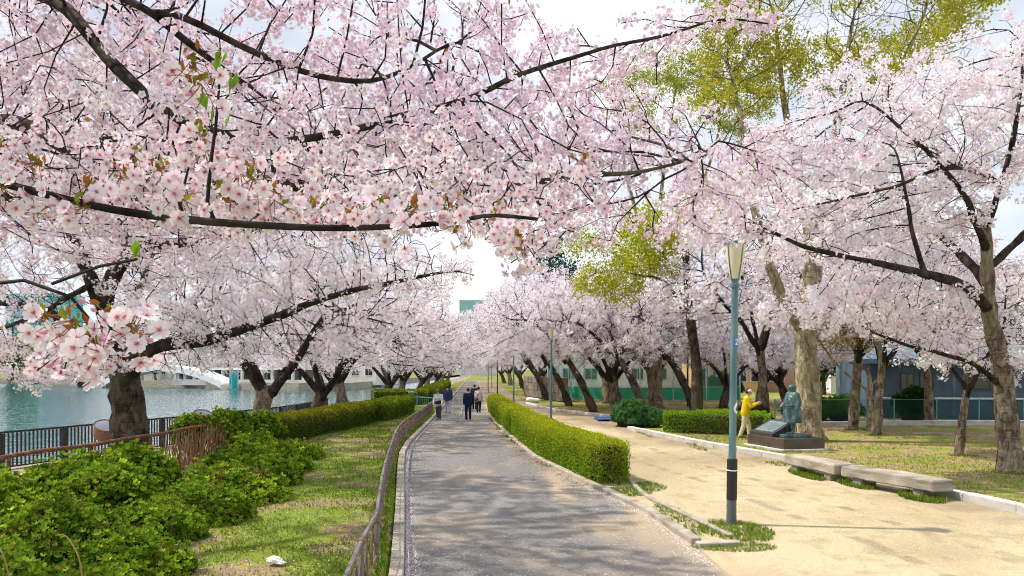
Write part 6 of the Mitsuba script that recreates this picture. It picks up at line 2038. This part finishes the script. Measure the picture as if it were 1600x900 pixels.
part(key, 'plinth', mikit.ply(gf.box(-.5, gf.L + .5, -.9, .35, -3.1, .3), 'white_wall'))
for k in range(14):
    u = k * (gf.L - .5) / 13
    part(key, 'pillar', mikit.ply(gf.box(u, u + .5, .34, 2.36, -.3, .2), 'bright_white'))
key = thing('teal_tarpaulin', 'teal tarpaulin hanging at the right end of the bridge', 'tarpaulin')
q = space_point(366, 592, 140)
rng = np.random.default_rng(4)
gx, gz = np.meshgrid(np.linspace(-.9, .9, 12), np.linspace(-1.9, 1.7, 12))
v = np.stack([q[0] + gx.ravel(), q[1] + .25 * np.sin(gx.ravel() * 5) + .1 * gz.ravel(), q[2] + gz.ravel()], 1)
ii, jj = np.meshgrid(np.arange(11), np.arange(11), indexing='ij')
qd = np.stack([ii * 12 + jj, ii * 12 + jj + 1, (ii + 1) * 12 + jj + 1, (ii + 1) * 12 + jj], -1).reshape(-1, 4)
part(key, 'cloth', mikit.ply((v, qd), 'tarp_teal', smooth=True))
part(key, 'frame', mikit.ply(join([beam([v[0, 0], v[0, 1], -1.0], [v[0, 0], v[0, 1], q[2] + 1.75], .15, .15), beam([v[11, 0], v[11, 1], -1.0], [v[11, 0], v[11, 1], q[2] + 1.75], .15, .15)]), 'net_post'))
key = thing('moored_barge', 'dark hulled white barge moored before the far bank, left of the thick trunk', 'boat')
c = np.array([-93.0, 168.0])
hull = m3.Manifold.hull_points(np.array([[c[0] + dx, c[1] + dy, WATER_Z + dz] for dx, dy, dz in ((-5, -1.5, -.3), (4, -1.5, -.3), (-5.5, -1.8, 1.2), (7, 0, 1.5), (4, -1.8, 1.2), (-5, 1.5, -.3), (-5.5, 1.8, 1.2), (4, 1.8, 1.2))], np.float32)).to_mesh()
part(key, 'hull', mikit.ply(trimesh.Trimesh(hull.vert_properties[:, :3], hull.tri_verts, process=False), 'lamp_black'))
part(key, 'cabin', mikit.ply(box(6, 2.6, 1.5, (c[0] - 1, c[1], WATER_Z + 1.2), 0, .05), 'white_wall'))
for k in range(4):
    part(key, 'window', mikit.ply(box(.9, .1, .7, (c[0] - 3.3 + k * 1.5, c[1] - 1.3, WATER_Z + 1.65)), 'window_dark'))
part(key, 'roof', mikit.ply(box(6.6, 3.0, .16, (c[0] - 1, c[1], WATER_Z + 2.7), 0, .03), 'white_wall'))

# broad willow-green tree on the far bank at the left edge, and a dark pine over the path's right row
def round_tree(base, label, x, y, z0, trunk_h, r, rz, col, n, size, rng, bark_key='bark_dark'):
    key = thing(base, label, 'tree')
    sk = Skeleton()
    sk.limb([(x, y, z0 - .1), (x, y, z0 + trunk_h)], r * .09, r * .05, .5)
    sk.grow(cloud(rng, [((x, y, z0 + trunk_h + rz * .7), (r, r, rz), 260)]), .5, 5, .7, 40, rng, jitter=.3)
    sk.finish(.03, 2.3)
    a, b, l = sk.wood(.0, rng=rng)
    part(key, 'trunk', a.ply(bark_key, smooth=True))
    if l.n:
        part(key, 'limbs', l.ply(bark_key, smooth=True))
    c, d = sk.tips(.2)
    c = c[c[:, 2] > z0 + trunk_h * .7]
    k = rng.integers(0, len(c), n)
    m = Mesh()
    leaves(m, c[k] + rng.normal(size=(n, 3)) * .45, rand_dirs(n, rng) + [0, 0, .4], size, col, rng, THIN_LEAF, jitter=.25, spread=.8)
    part(key, 'crown', m.ply('leaf'), kind='stuff')


rng = np.random.default_rng(15)
round_tree('green_tree', 'yellow green tree on the far bank at the left edge', -140.0, 206, -.6, 2.5, 6.5, 6.0, (0.22, 0.27, 0.03), 5000, .8, rng)
round_tree('green_tree', 'green tree behind the pale block on the far bank', -47, 176, -.6, 3, 5, 5, (0.10, 0.20, 0.04), 3500, .8, rng)
round_tree('pine_tree', 'dark blue green pine top showing above the right hand blossom', 3.6, 66, 0, 6, 2.6, 5.2, (0.03, 0.085, 0.06), 5000, .3, rng)
round_tree('green_tree', 'dark green tree between the orange block and the white block', 30.5, 72, 0, 2.5, 2.6, 2.6, (0.06, 0.13, 0.03), 3000, .4, rng)

# blue sheet and bundle on the ground between the leaning trunks, small things by the path
key = thing('picnic_sheet', 'blue plastic sheet spread on the ground between the leaning cherry trunks', 'sheet')
q = ground_point(958, 656)
gx, gy = np.meshgrid(np.linspace(-.9, .9, 10), np.linspace(-1.2, 1.2, 10))
vz = .05 + .10 * meshkit.fbm(np.stack([gx * 2, gy * 2, gx * 0], -1), 3)
v = np.stack([q[0] + gx, q[1] + gy, vz], -1).reshape(-1, 3)
ii, jj = np.meshgrid(np.arange(9), np.arange(9), indexing='ij')
qd = np.stack([ii * 10 + jj, ii * 10 + jj + 1, (ii + 1) * 10 + jj + 1, (ii + 1) * 10 + jj], -1).reshape(-1, 4)
part(key, 'sheet', mikit.ply((v, qd), 'tarp_blue', smooth=True))
key = thing('white_sack', 'white plastic sack lying by the far sand path', 'sack')
q = ground_point(833, 629)
part(key, 'sack', mikit.ply(blend([bone((q[0] - .3, q[1], .2), (.25, .2, .2), (q[0] + .35, q[1], .16), (.2, .2, .16))], .06, 3), 'white_print', smooth=True))
